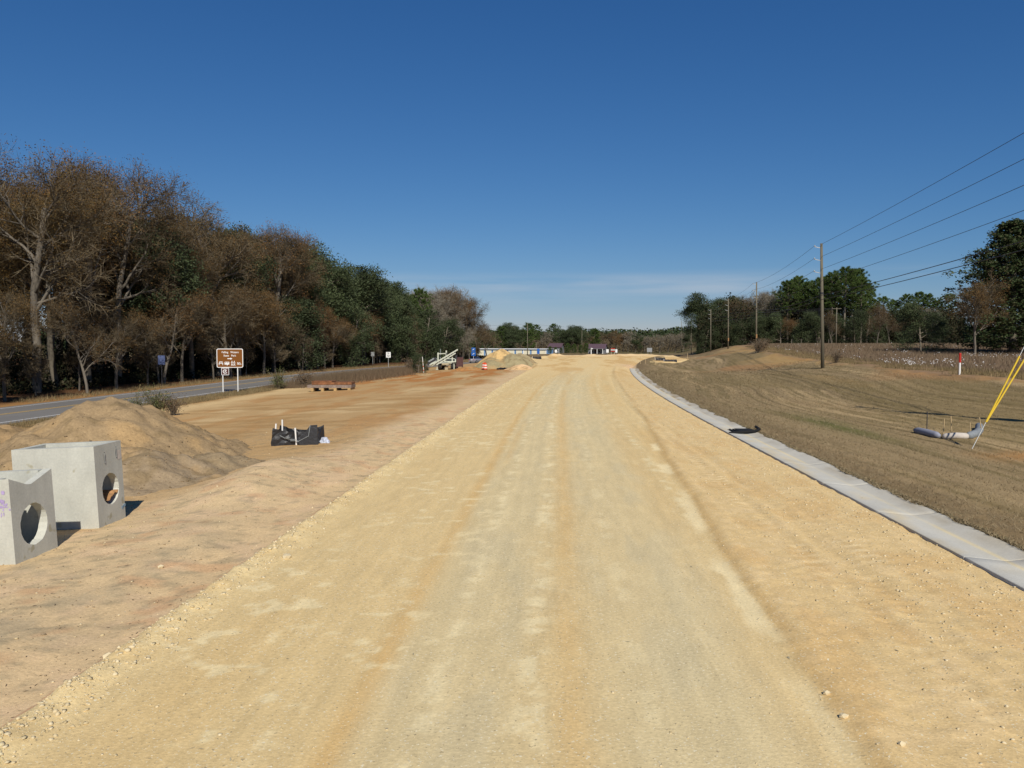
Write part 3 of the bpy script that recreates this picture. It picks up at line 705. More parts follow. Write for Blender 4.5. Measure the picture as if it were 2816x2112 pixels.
# --- sand piles
def pile(name, label, x0, x1, y0, y1, step, cones, cols, seed, ridge=0.18, clods=0):
    xs = np.arange(x0, x1, step); ys = np.arange(y0, y1, step)
    X, Y = np.meshgrid(xs, ys)
    wx = X + (fbm(X * 0.6, Y * 0.6, seed, 3) - .5) * 1.0; wy = Y + (fbm(X * 0.6, Y * 0.6, seed + 5, 3) - .5) * 1.0
    h = np.full(X.shape, -0.5); cidx = np.zeros(X.shape, int)
    for i, (cx, cy, hh, rx, ry_, pw) in enumerate(cones):
        rr = np.sqrt(((wx - cx) / rx) ** 2 + ((wy - cy) / ry_) ** 2 + 0.012)
        q = hh * (1 - rr ** pw); cidx = np.where(q > h, i, cidx); h = np.maximum(h, q)
    h = h + (fbm(X * 1.1, Y * 1.1, seed + 8, 4) - .5) * ridge * 1.6 * sstep(-0.1, 0.3, h) + (fbm(X * 4.5, Y * 4.5, seed + 9, 3) - .5) * 0.15 * sstep(-0.1, 0.2, h)
    Z = ground_base(X, Y) + np.clip(h, -0.4, None)
    c = np.zeros(X.shape + (3,))
    for i, cc in enumerate(cols): c[cidx == i] = lin(*cc)
    n = fbm(X * 0.7, Y * 0.7, seed + 11, 4)
    c = mixc(c, lin(176, 144, 98), sstep(0.56, 0.68, n) * 0.5)
    c = mixc(c, lin(122, 104, 74), sstep(0.58, 0.66, fbm(X * 2.2, Y * 2.2, seed + 14, 4)) * 0.55)
    v = np.stack([X, Y, Z], -1).reshape(-1, 3)
    f = grid_faces(len(ys), len(xs))
    keep = (h.reshape(-1)[f] > -0.35).any(1)
    o = tag(link(name, np_mesh(name, v, f[keep], 'sand', True, c.reshape(-1, 3))), label, 'sand pile')
    if clods:
        rs_ = np.random.RandomState(seed); ok = np.nonzero((h.reshape(-1) > 0.0) & (rs_.rand(h.size) < .25 + .75 * sstep(1.3, 0.1, h.reshape(-1))))[0]
        pick_ = v[rs_.choice(ok, clods)]; oct_ = np.array([(1, 0, 0), (0, 1, 0), (-1, 0, 0), (0, -1, 0), (0, 0, .8), (0, 0, -.6)])
        s_ = (.012 + .05 * rs_.rand(clods) ** 4)[:, None, None]
        V_ = pick_[:, None, :] + oct_[None] * s_ * rs_.uniform(.5, 1.4, (clods, 6, 1))
        F_ = (np.arange(clods) * 6)[:, None, None] + np.array([(0, 1, 4), (1, 2, 4), (2, 3, 4), (3, 0, 4), (1, 0, 5), (2, 1, 5), (3, 2, 5), (0, 3, 5)])[None]
        k_ = link('clods', np_mesh('clods', V_.reshape(-1, 3), F_.reshape(-1, 3), 'pile_clod'), o); k_['kind'] = 'stuff'
    return o
pile('sand_pile', 'big brown sand pile behind the two concrete boxes', -26, -6.5, 17.5, 34, 0.11,
     [(-15.6, 26.2, 2.6, 4.7, 6.0, .92), (-19.2, 26.5, 1.6, 5.6, 4.5, 1.0), (-12.6, 22.4, 1.15, 3.2, 3.4, .95), (-22.0, 24.5, .9, 3.6, 3.5, 1.1), (-11.0, 24.0, .5, 2.2, 2.0, 1.0)],
     [(150, 128, 96), (156, 130, 94), (146, 128, 102), (168, 134, 94), (144, 126, 98)], 81, .38, 3600)
pile('sand_pile', 'grey sand heap with tan crest beside the far orange barrels', -17, -2.5, 120, 137, 0.22,
     [(-9.3, 128.5, 3.45, 5.0, 5.0, 1.0), (-7.6, 126.8, 2.6, 4.4, 4.2, 1.0), (-10.8, 125.6, 1.9, 3.5, 3.5, 1.0), (-6.2, 128.6, 2.6, 3.6, 4.2, 1.0)],
     [(204, 172, 118), (154, 142, 108), (150, 138, 104), (158, 144, 112)], 83, 0.14)
pile('clay_mound', 'low orange clay mound beside the barrels and the sand heap', -17, -11, 117, 123.5, 0.3, [(-13.9, 120.2, 0.75, 2.6, 1.8, 1.1)], [(170, 122, 74)], 86, 0.2)
pile('sand_mound', 'low pale sand mound at the foot of the grey sand heap', -8.5, -2.9, 112, 121, 0.3, [(-5.7, 116.8, 0.85, 2.6, 2.6, 1.1)], [(222, 186, 140)], 87, 0.15)

# --- black silt-fabric inlet guard in the foreground clay
def fabric_guard(name, label, x, y, w, d, h, rotz, posts, seed, sag=0.2, flap=False):
    z0 = gz(x, y) - 0.04
    root = thing(name, label, 'silt fence', (x, y, z0), rotz)
    rg = random.Random(seed)
    ring = []
    nper = 14
    cs = [(-w / 2, -d / 2), (w / 2, -d / 2), (w / 2, d / 2), (-w / 2, d / 2)]
    for i in range(4):
        a, b = cs[i], cs[(i + 1) % 4]
        for k in range(nper):
            t = k / nper; bow = math.sin(math.pi * t)
            nx, ny = (b[1] - a[1]), -(b[0] - a[0]); L = math.hypot(nx, ny)
            q = -0.07 * bow + rg.uniform(-.02, .02)
            ring.append((a[0] + (b[0] - a[0]) * t + nx / L * q, a[1] + (b[1] - a[1]) * t + ny / L * q, h * (1 - sag * bow) + rg.uniform(-.02, .02)))
    n = len(ring); V = []; F = []
    levels = 5
    for j in range(levels + 1):
        t = j / levels
        for p in ring:
            V.append((p[0] * (1 + 0.05 * (1 - t)) + rg.uniform(-.025, .025), p[1] * (1 + 0.05 * (1 - t)) + rg.uniform(-.025, .025), p[2] * t + (0 if j else -0.1)))
    for j in range(levels):
        for k in range(n): F.append((j * n + k, j * n + (k + 1) % n, (j + 1) * n + (k + 1) % n, (j + 1) * n + k))
    b = MB(); b.add(V, F); fb = b.build('fabric', 'black_fabric', root)
    so = fb.modifiers.new('thick', 'SOLIDIFY'); so.thickness = 0.015
    b = MB(); inner = [(p[0] * .93, p[1] * .93, p[2] * 0.55) for p in ring]
    b.add([(0, 0, h * .3)] + inner, [(0, 1 + k, 1 + (k + 1) % n) for k in range(n)]); b.build('fabric_sag', 'black_fabric', root)
    for px_, py_, ph, lean in posts:
        b = MB(); b.bar((px_, py_, 0), (px_ + lean, py_, ph), 0.05); b.build('stake', 'white_stake', root)
    if flap:
        b = MB(); b.add([(w / 2 + .01, -d / 2 - .03, h * 1.18), (w / 2 - .25, -d / 2 - .05, h * 1.16), (0.12, -d / 2 - .10, 0.18), (0.25, -d / 2 - .12, 0.02), (w / 2 + .03, -d / 2 - .08, 0.02)], [(0, 1, 2, 3, 4)])
        o = b.build('loose_flap', 'black_fabric', root); so = o.modifiers.new('thick', 'SOLIDIFY'); so.thickness = 0.015
        b = MB(); b.tube([(w / 2 - .25, -d / 2 - .07, h * 1.16), (0.55, -d / 2 - .11, 0.40), (0.12, -d / 2 - .12, 0.18)], 0.012, 5); b.build('hem', 'rig_grey', root)
        for q in range(3):
            b = MB(); b.tube([(-.55 + .2 * q, -d / 2 - .06, .42 - .1 * q), (-.35 + .22 * q, -d / 2 - .08, .32 - .05 * q), (-.15 + .22 * q, -d / 2 - .07, .36 - .09 * q)], 0.012, 5); b.build('fold_crease', 'rig_grey', root)
    return root
fabric_guard('silt_fence_box', 'black plastic inlet guard with white stakes in the orange clay', -10.1, 30.3, 1.72, 1.1, 0.70, R(4),
             [(-0.78, -0.49, 0.86, 0.06), (-0.70, 0.3, 0.94, 0.0), (0.05, -0.50, 0.70, -0.04)], 11, 0.24, True)
bb = MB(); rgb = random.Random(77)
for (ox, oy, rr_) in ((0, 0, .17), (.13, -.14, .12), (-.08, -.1, .1)):
    nn = 9; V = [(ox, oy, rr_ * 1.5)]; F = []
    for lv, (q, zz) in enumerate(((.7, 1.2), (1.0, .7), (1.1, .15))):
        for k in range(nn):
            an = 2 * math.pi * k / nn; qq = q * rr_ * rgb.uniform(.65, 1.25); V.append((ox + qq * math.cos(an), oy + qq * math.sin(an), zz * rr_ * rgb.uniform(.75, 1.25)))
    F += [(0, 1 + k, 1 + (k + 1) % nn) for k in range(nn)]
    for lv in range(2): F += [(1 + lv * nn + k, 1 + lv * nn + (k + 1) % nn, 1 + (lv + 1) * nn + (k + 1) % nn, 1 + (lv + 1) * nn + k) for k in range(nn)]
    bb.add(V, F)
tag(bb.build('plastic_bag', 'bag', None, False, (-9.1, 30.4, gz(-9.1, 30.4) - 0.02)), 'crumpled pale plastic bag beside the black inlet guard', 'plastic bag')

# --- stack of rusty steel plates on timbers
st = thing('steel_plate_stack', 'stack of rusty steel road plates on timber blocks', 'steel plates', (-21.3, 74, gz(-21.3, 74)), R(3))
for (cx, cy, cz, sx, sy, sz, m_, rz) in ((-.1, 0, .42, 4.1, 2.0, .26, 'rust_pale', 0.0), (.05, .15, .68, 3.7, 1.9, .22, 'rust_steel', .03), (-.85, .2, .845, 1.9, 1.7, .10, 'rust_steel', -.02)):
    b = MB(); b.box((cx, cy, cz), (sx, sy, sz), (0, 0, rz)); b.build('plate', m_, st)
for xx in (-1.7, -.75, .45, 1.75):
    b = MB(); b.box((xx, 0, .12), (.26, 2.1, .33)); b.build('timber_block', 'timber', st)

# --- road signs
ps = thing('park_sign', 'brown park direction sign with white lettering on two posts', 'road sign', (-31.2, 74, gz(-30.6, 74) - .1), R(6))
base = 3.1 - 53 * 74 / 1720 - (gz(-30.6, 74) - .1)
W_, H_ = 2.47, 1.81; cz = base + H_ / 2
b = MB(); b.prism([(x, z + cz) for x, z in round_rect(W_, H_, .16)], 'y', 0, .03); b.build('border', 'sign_white', ps)
b = MB(); b.prism([(x, z + cz) for x, z in round_rect(W_ - .13, H_ - .13, .11)], 'y', -.008, .001); b.build('panel', 'sign_brown', ps)
for w_, xx, zz in (('Falling', -.45, .48), ('Waters', .45, .48), ('State', -.33, .16), ('Park', .36, .16)): text_mesh(w_, .25, 'lettering', 'sign_white', ps, (xx, -.014, cz + zz))
b = MB(); b.prism([(-.22, cz - .09), (.06, cz - .09), (.06, cz - .15), (.24, cz - .05), (.06, cz + .05), (.06, cz - .01), (-.22, cz - .01)], 'y', -.015, -.008); b.build('arrow', 'sign_white', ps)
zq = cz - .49
b = MB()  # picnic table
for (a, c_) in (((-1.0, zq + .14), (-.68, zq + .14)), ((-1.06, zq + .01), (-.62, zq + .01)), ((-.93, zq + .14), (-1.02, zq - .17)), ((-.75, zq + .14), (-.66, zq - .17))):
    b.bar((a[0], -.012, a[1]), (c_[0], -.012, c_[1]), .008, .055)
b.build('picnic_symbol', 'sign_white', ps)
b = MB(); b.prism([(-.5, zq - .12), (-.06, zq - .12), (-.06, zq + .14), (-.46, zq + .14), (-.5, zq + .08)], 'y', -.014, -.008); b.lathe([(.05, -.003), (.05, .003)], (0, 0, 0), 10)
b.v = [p if i < 10 else (p[0] - .25, -.0115 + p[2], zq - .14 + p[1]) for i, p in enumerate(b.v)]
b.build('camper_symbol', 'sign_white', ps)
for xx in (-.38, -.19): MB().box((xx, -.0155, zq + .055), (.11, .004, .07)).build('camper_window', 'sign_brown', ps)
b = MB()
for x0 in (.2, .42):  # two walkers
    b.lathe([(.045, -.003), (.045, .003)], (0, 0, 0), 10)
    for i in range(len(b.v) - 20, len(b.v)): p = b.v[i]; b.v[i] = (x0 + p[0], -.0115 + p[2], zq + .19 + p[1])
    for (ax, az, bx, bz, w_) in ((0, .15, -.02, -.02, .09), (-.02, 0, .07, -.22, .05), (-.02, 0, -.07, -.22, .05), (0, .12, .1, .0, .035), (0, .12, -.1, .02, .05)):
        b.bar((x0 + ax, -.012, zq + az), (x0 + bx, -.012, zq + bz), .008, w_)
b.build('hiker_symbol', 'sign_white', ps)
b = MB()  # swimmer
b.bar((.68, -.012, zq - .1), (1.08, -.012, zq - .1), .008, .04); b.bar((.72, -.012, zq - .03), (.92, -.012, zq + .05), .008, .07); b.bar((.92, -.012, zq + .05), (1.02, -.012, zq - .02), .008, .045)
b.lathe([(.04, -.003), (.04, .003)], (0, 0, 0), 10)
for i in range(len(b.v) - 20, len(b.v)): p = b.v[i]; b.v[i] = (.72 + p[0], -.0115 + p[2], zq + .05 + p[1])
b.build('swimmer_symbol', 'sign_white', ps)
for xx in (-.70, .70):
    b = MB(); b.box((xx, .06, base / 2 + .25), (.085, .05, base + .5)); b.build('post', 'post_white', ps)
sp = MB(); sp.prism([(x - .46, z + base - .36) for x, z in round_rect(.72, .70, .06)], 'y', -.006, .02); sp = sp.build('lower_panel', 'sign_white', ps)
b = MB(); b.prism([(x - .46, z + base - .36) for x, z in round_rect(.64, .62, .04)], 'y', -.012, -.005); b.build('lower_face', 'sign_maroon', sp)
b = MB(); n = 18; V = []; 
for r0, r1, a0, a1 in ((.13, .19, 40, 330),):
    for k in range(n + 1):
        a = R(a0 + (a1 - a0) * k / n); V += [(-.46 + r0 * math.cos(a) * 1.15, -.016, base - .36 + r0 * math.sin(a)), (-.46 + r1 * math.cos(a) * 1.15, -.016, base - .36 + r1 * math.sin(a))]
b.add(V, [(2 * k, 2 * k + 1, 2 * k + 3, 2 * k + 2) for k in range(n)])
b.add([(-.55, -.016, base - .42), (-.36, -.016, base - .36), (-.33, -.016, base - .18), (-.47, -.016, base - .32)], [(0, 1, 2, 3)])
b.build('bird_emblem', 'sign_white', sp)
text_mesh('GREAT FLORIDA', .062, 'lettering', 'sign_white', sp, (-.46, -.014, base - .115)); text_mesh('BIRDING TRAIL', .062, 'lettering', 'sign_white', sp, (-.46, -.014, base - .64))

def road_sign(name, label, x, y, w, h, ztop, face, rotz=0, post='galv', border=None, extra=None, two=False, cat='road sign', group=None):
    z0 = gz(x, y) - .15
    r_ = thing(name, label, cat, (x, y, z0), rotz, group)
    zt = ztop - z0; cz_ = zt - h / 2
    b = MB(); b.prism([(a, c_ + cz_) for a, c_ in round_rect(w, h, min(w, h) * .08)], 'y', 0, .02); b.build('panel', border or face, r_)
    if border:
        b = MB(); b.prism([(a, c_ + cz_) for a, c_ in round_rect(w * .93, h * .94, min(w, h) * .06)], 'y', -.006, .001); b.build('face', face, r_)
    for xx in ((-w * .3, w * .3) if two else (0,)):
        b = MB(); b.box((xx, .05, zt / 2), (.07, .05, zt)); b.build('post', post, r_)
    if extra: extra(r_, cz_)
    return r_
def sp50(r_, c_):
    text_mesh('SPEED', .17, 'lettering', 'sign_dark', r_, (0, -.012, c_ + .26)); text_mesh('LIMIT', .17, 'lettering', 'sign_dark', r_, (0, -.012, c_ + .09)); text_mesh('50', .46, 'lettering', 'sign_dark', r_, (0, -.012, c_ - .34))
road_sign('speed_limit_sign', 'white speed limit 50 sign standing in the brown weeds', -30.0, 139, .80, .98, 3.1 + (742 - 761.5) * 139 / 1720 + .1, 'sign_white', R(8), 'galv', None, sp50)
road_sign('road_sign', 'small grey sign left of the speed limit sign by the wood', -40.6, 172, .74, .95, 3.1 + (742 - 760) * 172 / 1720, 'sign_back', R(8))
def ad_lines(r_, c_):
    for k, q in enumerate((.28, .1, -.08, -.26)):
        b = MB(); b.box((0, -.008, c_ + q), (.5 - .1 * (k % 2), .006, .06)); b.build('printed_line', 'sign_white', r_)
road_sign('roadside_sign', 'pale blue sign at the dark edge of the left wood', -43.0, 84.0, .72, 1.0, 3.1 + (742 - 768) * 84.5 / 1720, 'sign_blue_shaded', R(20), 'rig_dark', None, None)  # panel and post coloured dark to stand for shade under the trees
def bl2(r_, c_):
    b = MB(); b.prism([(a, q + c_ - 1.02) for a, q in round_rect(1.15, 1.0, .2)], 'y', 0, .02); b.build('lower_panel', 'sign_blue', r_)
    for dz, s_ in ((.05, .5), (-1.0, .6)):
        b = MB(); b.bar((-.22, -.01, c_ + dz - s_ * .3), (.22, -.01, c_ + dz + s_ * .3), .008, .12); b.build('symbol', 'sign_white', r_)
road_sign('blue_service_sign', 'two blue service sign plates on one post left of the sand heap', -20.4, 190, .98, .95, 3.1 + (742 - 751.5) * 190 / 1720 + .1, 'sign_blue', R(-12), 'post_white', None, bl2)
def bl1(r_, c_):
    b = MB(); b.bar((0, -.01, c_ - .45), (0, -.01, c_ + .3), .008, .3); b.build('symbol', 'sign_white', r_)
road_sign('blue_service_sign', 'blue roadside sign in front of the storage building', -7.6, 296, 1.0, 1.9, 3.1 + (742 - 753) * 296 / 1720, 'sign_blue', 0, 'post_white')
road_sign('work_sign', 'small white and red sign left of the storage building pole', -9.7, 222, .8, 1.05, 3.1 + (742 - 766) * 222 / 1720, 'sign_white', R(10), 'galv', 'sign_white',
          lambda r_, c_: MB().box((0, -.008, c_), (.5, .006, .25)).build('red_band', 'red', r_))
road_sign('route_sign', 'white route marker in front of the dark bushes', -1.1, 300, .85, 1.1, 3.1 + (742 - 755) * 300 / 1720, 'sign_white')
road_sign('route_sign', 'larger white sign beside the right-hand purple-roofed house', 18.8, 310, .95, 1.3, 3.1 + (742 - 754) * 310 / 1720, 'sign_white')
road_sign('route_sign', 'white sign just right of the red barricade', 22.2, 310, .8, 1.3, 3.1 + (742 - 754) * 310 / 1720, 'sign_white')
road_sign('large_sign_back', 'grey back of a large sign on two posts beyond the road end', 27.6, 245, 1.55, 1.25, 3.1 + (742 - 751) * 245 / 1720, 'sign_back', 0, 'galv', None, None, True)
bc = thing('barricade', 'red and white barricade beyond the road end', 'barricade', (20.2, 300, gz(20.2, 300)))
for zz in (1.0, 1.5, 2.0): MB().box((0, 0, zz + .3), (1.5, .06, .3)).build('rail', 'red' if zz != 1.5 else 'reflect', bc)
for xx in (-.6, .6): MB().box((xx, .06, 1.1), (.08, .06, 2.4)).build('post', 'post_white', bc)
mbx = thing('mailbox', 'white mailbox post beside the right-hand purple-roofed house', 'mailbox', (12.0, 296, gz(12, 296)))
MB().box((0, 0, 1.3), (.28, .28, 2.6)).build('post', 'post_white', mbx); MB().box((.25, -.1, 2.3), (.7, .4, .3)).build('box', 'post_white', mbx)
# stakes
def banded_stake(x, y, h, r_, bands, label, name='marker_stake', lean=0, cat='stake', group=None):
    t = thing(name, label, cat, (x, y, gz(x, y) - .1), 0, group)
    z = 0
    for hh, m_ in bands:
        MB().tube([(lean * z, 0, z), (lean * (z + hh), 0, z + hh)], r_, 8).build('band', m_, t); z += hh
    return t
banded_stake(-19.6, 115, 2.3, .045, [(.45, 'white_stake'), (.18, 'orange'), (.4, 'white_stake'), (.18, 'orange'), (.35, 'white_stake'), (.15, 'stake'), (.55, 'white_stake'), (.25, 'sign_white')], 'tall thin white and orange banded stake left of the drill rig', lean=-.09)
rm = thing('marker_post', 'red-topped white marker post at the edge of the cotton field', 'marker post', (27.3, 56, gz(27.3, 56) - .05))
MB().tube([(0, 0, 0), (0, 0, .95)], .065, 12).build('white_post', 'white_stake', rm)
MB().lathe([(.072, 0), (.078, .02), (.078, .62), (.055, .66)], (0, 0, .9), 12).build('red_cap', 'red', rm)

# --- traffic barrels
def barrel(x, y, label, light):
    t = thing('traffic_barrel', label, 'traffic barrel', (x, y, gz(x, y)), 0, 'orange barrels by the sand heap')
    MB().lathe([(.36, 0), (.36, .07), (.30, .09)], (0, 0, 0), 20).build('rubber_base', 'rubber', t)
    for k, m_ in enumerate(('orange', 'reflect', 'orange', 'reflect', 'orange')):
        r0 = .285 - .012 * k
        MB().lathe([(r0, .09 + .18 * k), (r0, .265 + .18 * k), (r0 - .012, .27 + .18 * k)], (0, 0, 0), 20).build('band', m_, t)
    MB().box((0, 0, 1.03), (.2, .05, .09)).build('handle', 'orange', t)
    if light:
        MB().tube([(-.05, 0, 1.0), (-.05, 0, 1.22)], .05, 8).build('warning_lamp', 'red', t)
barrel(-10.9, 118, 'front orange and white traffic barrel with a lamp on top', True)
barrel(-11.25, 119.3, 'orange and white traffic barrel half hidden behind the front one', False)
tp = MB(); rg = random.Random(4)
for k in range(7): tp.box((-8.9 + k * .28, 118 + rg.uniform(-.1, .1), gz(-8.5, 118) + .1 + rg.uniform(0, .06)), (.4, .5, .22), (rg.uniform(-.3, .3), rg.uniform(-.2, .2), rg.uniform(-1, 1)))
tag(tp.build('plastic_sheet', 'black_fabric'), 'black plastic sheet lying right of the traffic barrels', 'plastic sheet')

# --- drill rig on a truck
rig = thing('drill_rig', 'pale off-white drill rig truck with its boom raised to the right', 'drill rig', (-18.3, 129, gz(-18.3, 129)))
def rp(name, m_, fn, smooth=False):
    b = MB(); fn(b); return b.build(name, m_, rig, smooth)
for xx in (-1.05, 1.0):
    for yy in (0, 1.5, 5.2):
        w = rp('wheel', 'rubber', lambda b: b.tube([(xx - .24, yy, .53), (xx + .24, yy, .53)], .53, 16))
        MB().tube([(xx - .26, yy, .53), (xx + .26, yy, .53)], .24, 12).build('rim', 'rig_tan', w)
rp('chassis', 'rig_tan', lambda b: (b.box((0, 2.5, .95), (1.1, 7, .3)), b.box((.07, -.4, .3), (.52, .3, .6)), b.box((-.45, -.35, .95), (.5, .3, .45)), b.box((.6, -.3, 1.0), (.45, .35, .5))))
rp('deck', 'rig_paint', lambda b: (b.box((-.1, 2.0, 1.12), (2.2, 5.5, .12)), b.box((1.0, -.2, 1.3), (.7, .5, .14))))
rp('cab', 'rig_paint', lambda b: b.prism([(4.6, .9), (6.6, .9), (6.6, 1.3), (6.2, 1.75), (4.6, 1.75)], 'x', -1.0, 1.0))
rp('cab_window', 'glass', lambda b: b.box((0, 4.59, 1.5), (1.6, .03, .3)))
rp('boom', 'rig_paint', lambda b: (b.bar((-2.0, -.55, .98), (1.95, -.45, 3.3), .34, .22), b.bar((-1.5, -.65, .82), (1.6, -.55, 2.72), .22, .17)))
rp('boom_lattice', 'rig_grey', lambda b: [b.bar((-1.3 + .5 * k, -.62, 1.02 + .305 * k), (-1.05 + .5 * k, -.62, 1.42 + .305 * k), .06) for k in range(6)])
rp('boom_cylinder', 'rig_paint', lambda b: (b.tube([(-2.75, .1, .75), (-1.3, .1, 1.5)], .19, 10), b.tube([(-2.5, .2, .6), (-1.2, .1, 1.1)], .10, 8)))
rp('drill_head', 'rig_dark', lambda b: (b.bar((-3.0, .3, 1.1), (-1.7, .3, 1.85), .6, .5), b.box((-2.9, .2, 1.0), (.5, .5, .4), (0, -.5, 0))))
rp('drill_shroud', 'rig_grey', lambda b: (b.bar((-2.9, .0, 1.32), (-2.0, .0, 1.85), .3, .25), b.bar((-1.6, .0, 1.85), (-1.75, 0, 1.1), .15, .15)))
for (xx, z0, z1, w) in ((-1.3, 1.25, 2.8, .2), (.05, .9, 3.15, .2), (1.02, 1.3, 2.55, .18)):
    rp('mast_post', 'rig_paint', lambda b: b.box((xx, -.25, (z0 + z1) / 2), (w, .25, z1 - z0)))
rp('mast_beam', 'rig_paint', lambda b: b.bar((-1.4, -.2, 2.6), (-.1, -.2, 2.66), .16, .15))
rp('exhaust', 'rig_grey', lambda b: b.tube([(-1.02, .3, 1.3), (-1.02, .3, 3.4)], .05, 8))
for p_, s_ in (((.1, -.42, 2.2), (.1, .06, 1.2)), ((1.55, .4, 2.2), (.35, .4, .9)), ((.05, -.45, 1.1), (.3, .1, .3))): rp('mast_winch', 'rig_dark', lambda b: b.box(p_, s_))
for xx in (-1.45, 1.32): rp('outrigger', 'rig_paint', lambda b: (b.box((xx, -.4, .53), (.12, .12, 1.0)), b.box((xx, -.4, .03), (.4, .4, .07))))
rp('hydraulic_hose', 'rig_dark', lambda b: b.tube([(-1.7, -.2, 1.9), (-1.45, -.3, 1.5), (-1.55, -.3, 1.15), (-1.2, -.3, 1.25), (-1.0, -.2, 1.6)], .035, 6))
bin_ = thing('steel_bin', 'dark maroon steel bin standing right of the drill rig', 'steel bin', (-16.3, 130.5, gz(-16.3, 130.5)), R(8))
MB().box((0, .8, 1.1), (1.15, 1.6, 1.5)).build('body', 'maroon', bin_)
for xx in (-.42, 0, .42): MB().box((xx, -.04, 1.1), (.08, .09, 1.5)).build('rib', 'maroon', bin_)
for xx in (-.45, .45): MB().box((xx, .8, .17), (.15, 1.5, .35)).build('skid', 'maroon', bin_)
MB().box((0, .8, 1.87), (1.25, 1.7, .08)).build('rim', 'maroon', bin_)

# --- cars
def sedan(x, y, z, rotz, label, body, roofm, group=None):
    t = thing('sedan_car', label, 'car', (x, y, z), rotz, group)
    MB_ = MB()
    sec = [(-2.25, .35, .80, .78), (-2.2, .30, .95, .84), (-1.4, .26, 1.0, .88), (0, .26, .98, .89), (1.0, .26, .95, .88), (1.9, .28, .80, .84), (2.25, .36, .66, .74)]
    V = []; F = []
    for (yy, zb, zt_, hw) in sec:
        V += [(-hw * .94, yy, zb), (-hw, yy, (zb + zt_) * .52), (-hw * .9, yy, zt_), (hw * .9, yy, zt_), (hw, yy, (zb + zt_) * .52), (hw * .94, yy, zb)]
    for i in range(len(sec) - 1):
        for k in range(6): F.append((i * 6 + k, i * 6 + (k + 1) % 6, i * 6 + 6 + (k + 1) % 6, i * 6 + 6 + k))
    F += [(0, 1, 2, 3, 4, 5), tuple(len(V) - 6 + k for k in (5, 4, 3, 2, 1, 0))]
    MB_.add(V, F); MB_.build('body', body, t, True)
    b = MB(); lo = [(-.76, -1.65, .97), (.76, -1.65, .97), (.76, 1.1, .93), (-.76, 1.1, .93)]; hi = [(-.56, -1.0, 1.42), (.56, -1.0, 1.42), (.56, .35, 1.42), (-.56, .35, 1.42)]
    b.add(lo + hi, [(0, 1, 5, 4), (1, 2, 6, 5), (2, 3, 7, 6), (3, 0, 4, 7)]); b.build('window_glass', 'glass', t)
    b = MB(); b.add([(p[0] * 1.02, p[1], p[2] - .01) for p in hi] + [(p[0] * .8, p[1] * .85, 1.46) for p in hi], [(0, 1, 5, 4), (1, 2, 6, 5), (2, 3, 7, 6), (3, 0, 4, 7), (4, 5, 6, 7)]); b.build('roof', roofm, t)
    for sx in (-.78, .78):
        for yy in (-1.35, 1.4):
            w = MB().tube([(sx - .1, yy, .32), (sx + .1, yy, .32)], .32, 14).build('wheel', 'rubber', t)
            MB().tube([(sx - .105, yy, .32), (sx + .105, yy, .32)], .18, 10).build('rim', 'galv', w)
        MB().box((sx * .8, -2.2, .78), (.34, .12, .16)).build('tail_lamp', 'tail', t)
    MB().box((0, -2.24, .72), (.42, .06, .14)).build('number_plate', 'sign_white', t)
    MB().box((0, -2.2, .42), (1.62, .2, .2)).build('bumper', body, t)
    return t
sedan(-20.0, 192, -1.50, R(-22), 'silver-blue sedan driving away on the old road', 'car_silver', 'car_blue')

# --- mini-storage building
bx0, by0, bx1, by1 = -34.0, 331.0, -5.0, 322.0
L_ = math.hypot(bx1 - bx0, by1 - by0); ang = math.atan2(by1 - by0, bx1 - bx0)
sb = thing('storage_building', 'long low white and blue storage building with cream doors', 'building', (bx0, by0, -2.0), ang)
MB().box((L_ / 2, 4.5, 1.45), (L_, 9, 2.9)).build('wall', 'store_blue', sb)
MB().prism([(-.5, 2.9), (9.4, 2.9), (9.4, 2.96), (4.5, 3.1), (-.5, 2.96)], 'x', -.3, L_ + .3).build('roof', 'store_white', sb)
MB().box((L_ / 2, -.55, 2.9), (L_ + .7, .08, .2)).build('fascia', 'store_white', sb)
nb = 9
for k in range(nb):
    xx = (k + .5) * L_ / nb
    MB().box((xx, -.03, 1.18), (L_ / nb - .6, .06, 2.36)).build('door', 'store_wall', sb)
    MB().box((k * L_ / nb + .3, -.05, 1.45), (.30, .1, 2.8)).build('pilaster', 'store_dark_blue' if k % 3 else 'store_white', sb)
MB().box((L_ - .12, -.06, 1.45), (.3, .12, 2.85)).build('pilaster', 'store_white', sb)

# --- houses with purple roofs
def house(x, y, z, w, d, hw, hr, label, wing=False, porch=False):
    t = thing('house', label, 'house', (x, y, z), R(-14))
    MB().box((0, d / 2, hw / 2), (w, d, hw)).build('wall', 'house_wall', t)
    b = MB(); b.prism([(-.4, hw - .1), (d / 2, hw + hr), (d + .4, hw - .1), (d + .4, hw + .1), (d / 2, hw + hr + .2), (-.4, hw + .1)], 'x', -w / 2 - .4, w / 2 + .4); b.build('roof', 'roof_purple', t)
    MB().prism([(.02, hw), (d - .02, hw), (d / 2, hw + hr - .12)], 'x', w / 2 - .1, w / 2 + .02).build('gable', 'house_wall', t)
    for xx in (-w * .25, w * .2):
        wdw = MB().box((xx, -.02, hw * .55), (1.0, .05, 1.1)).build('window', 'store_white', t); MB().box((xx, -.05, hw * .55), (.8, .03, .9)).build('pane', 'glass', wdw)
    MB().box((0, -.02, 1.05), (.95, .06, 2.1)).build('door', 'sign_maroon', t)
    if porch:
        MB().box((w * .1, -1.2, hw), (w * .8, 2.5, .14)).build('porch_roof', 'house_wall', t)
        for xx in (-w * .25, w * .12, w * .46): MB().box((xx, -2.3, hw / 2), (.22, .22, hw)).build('porch_post', 'post_white', t)
    return t
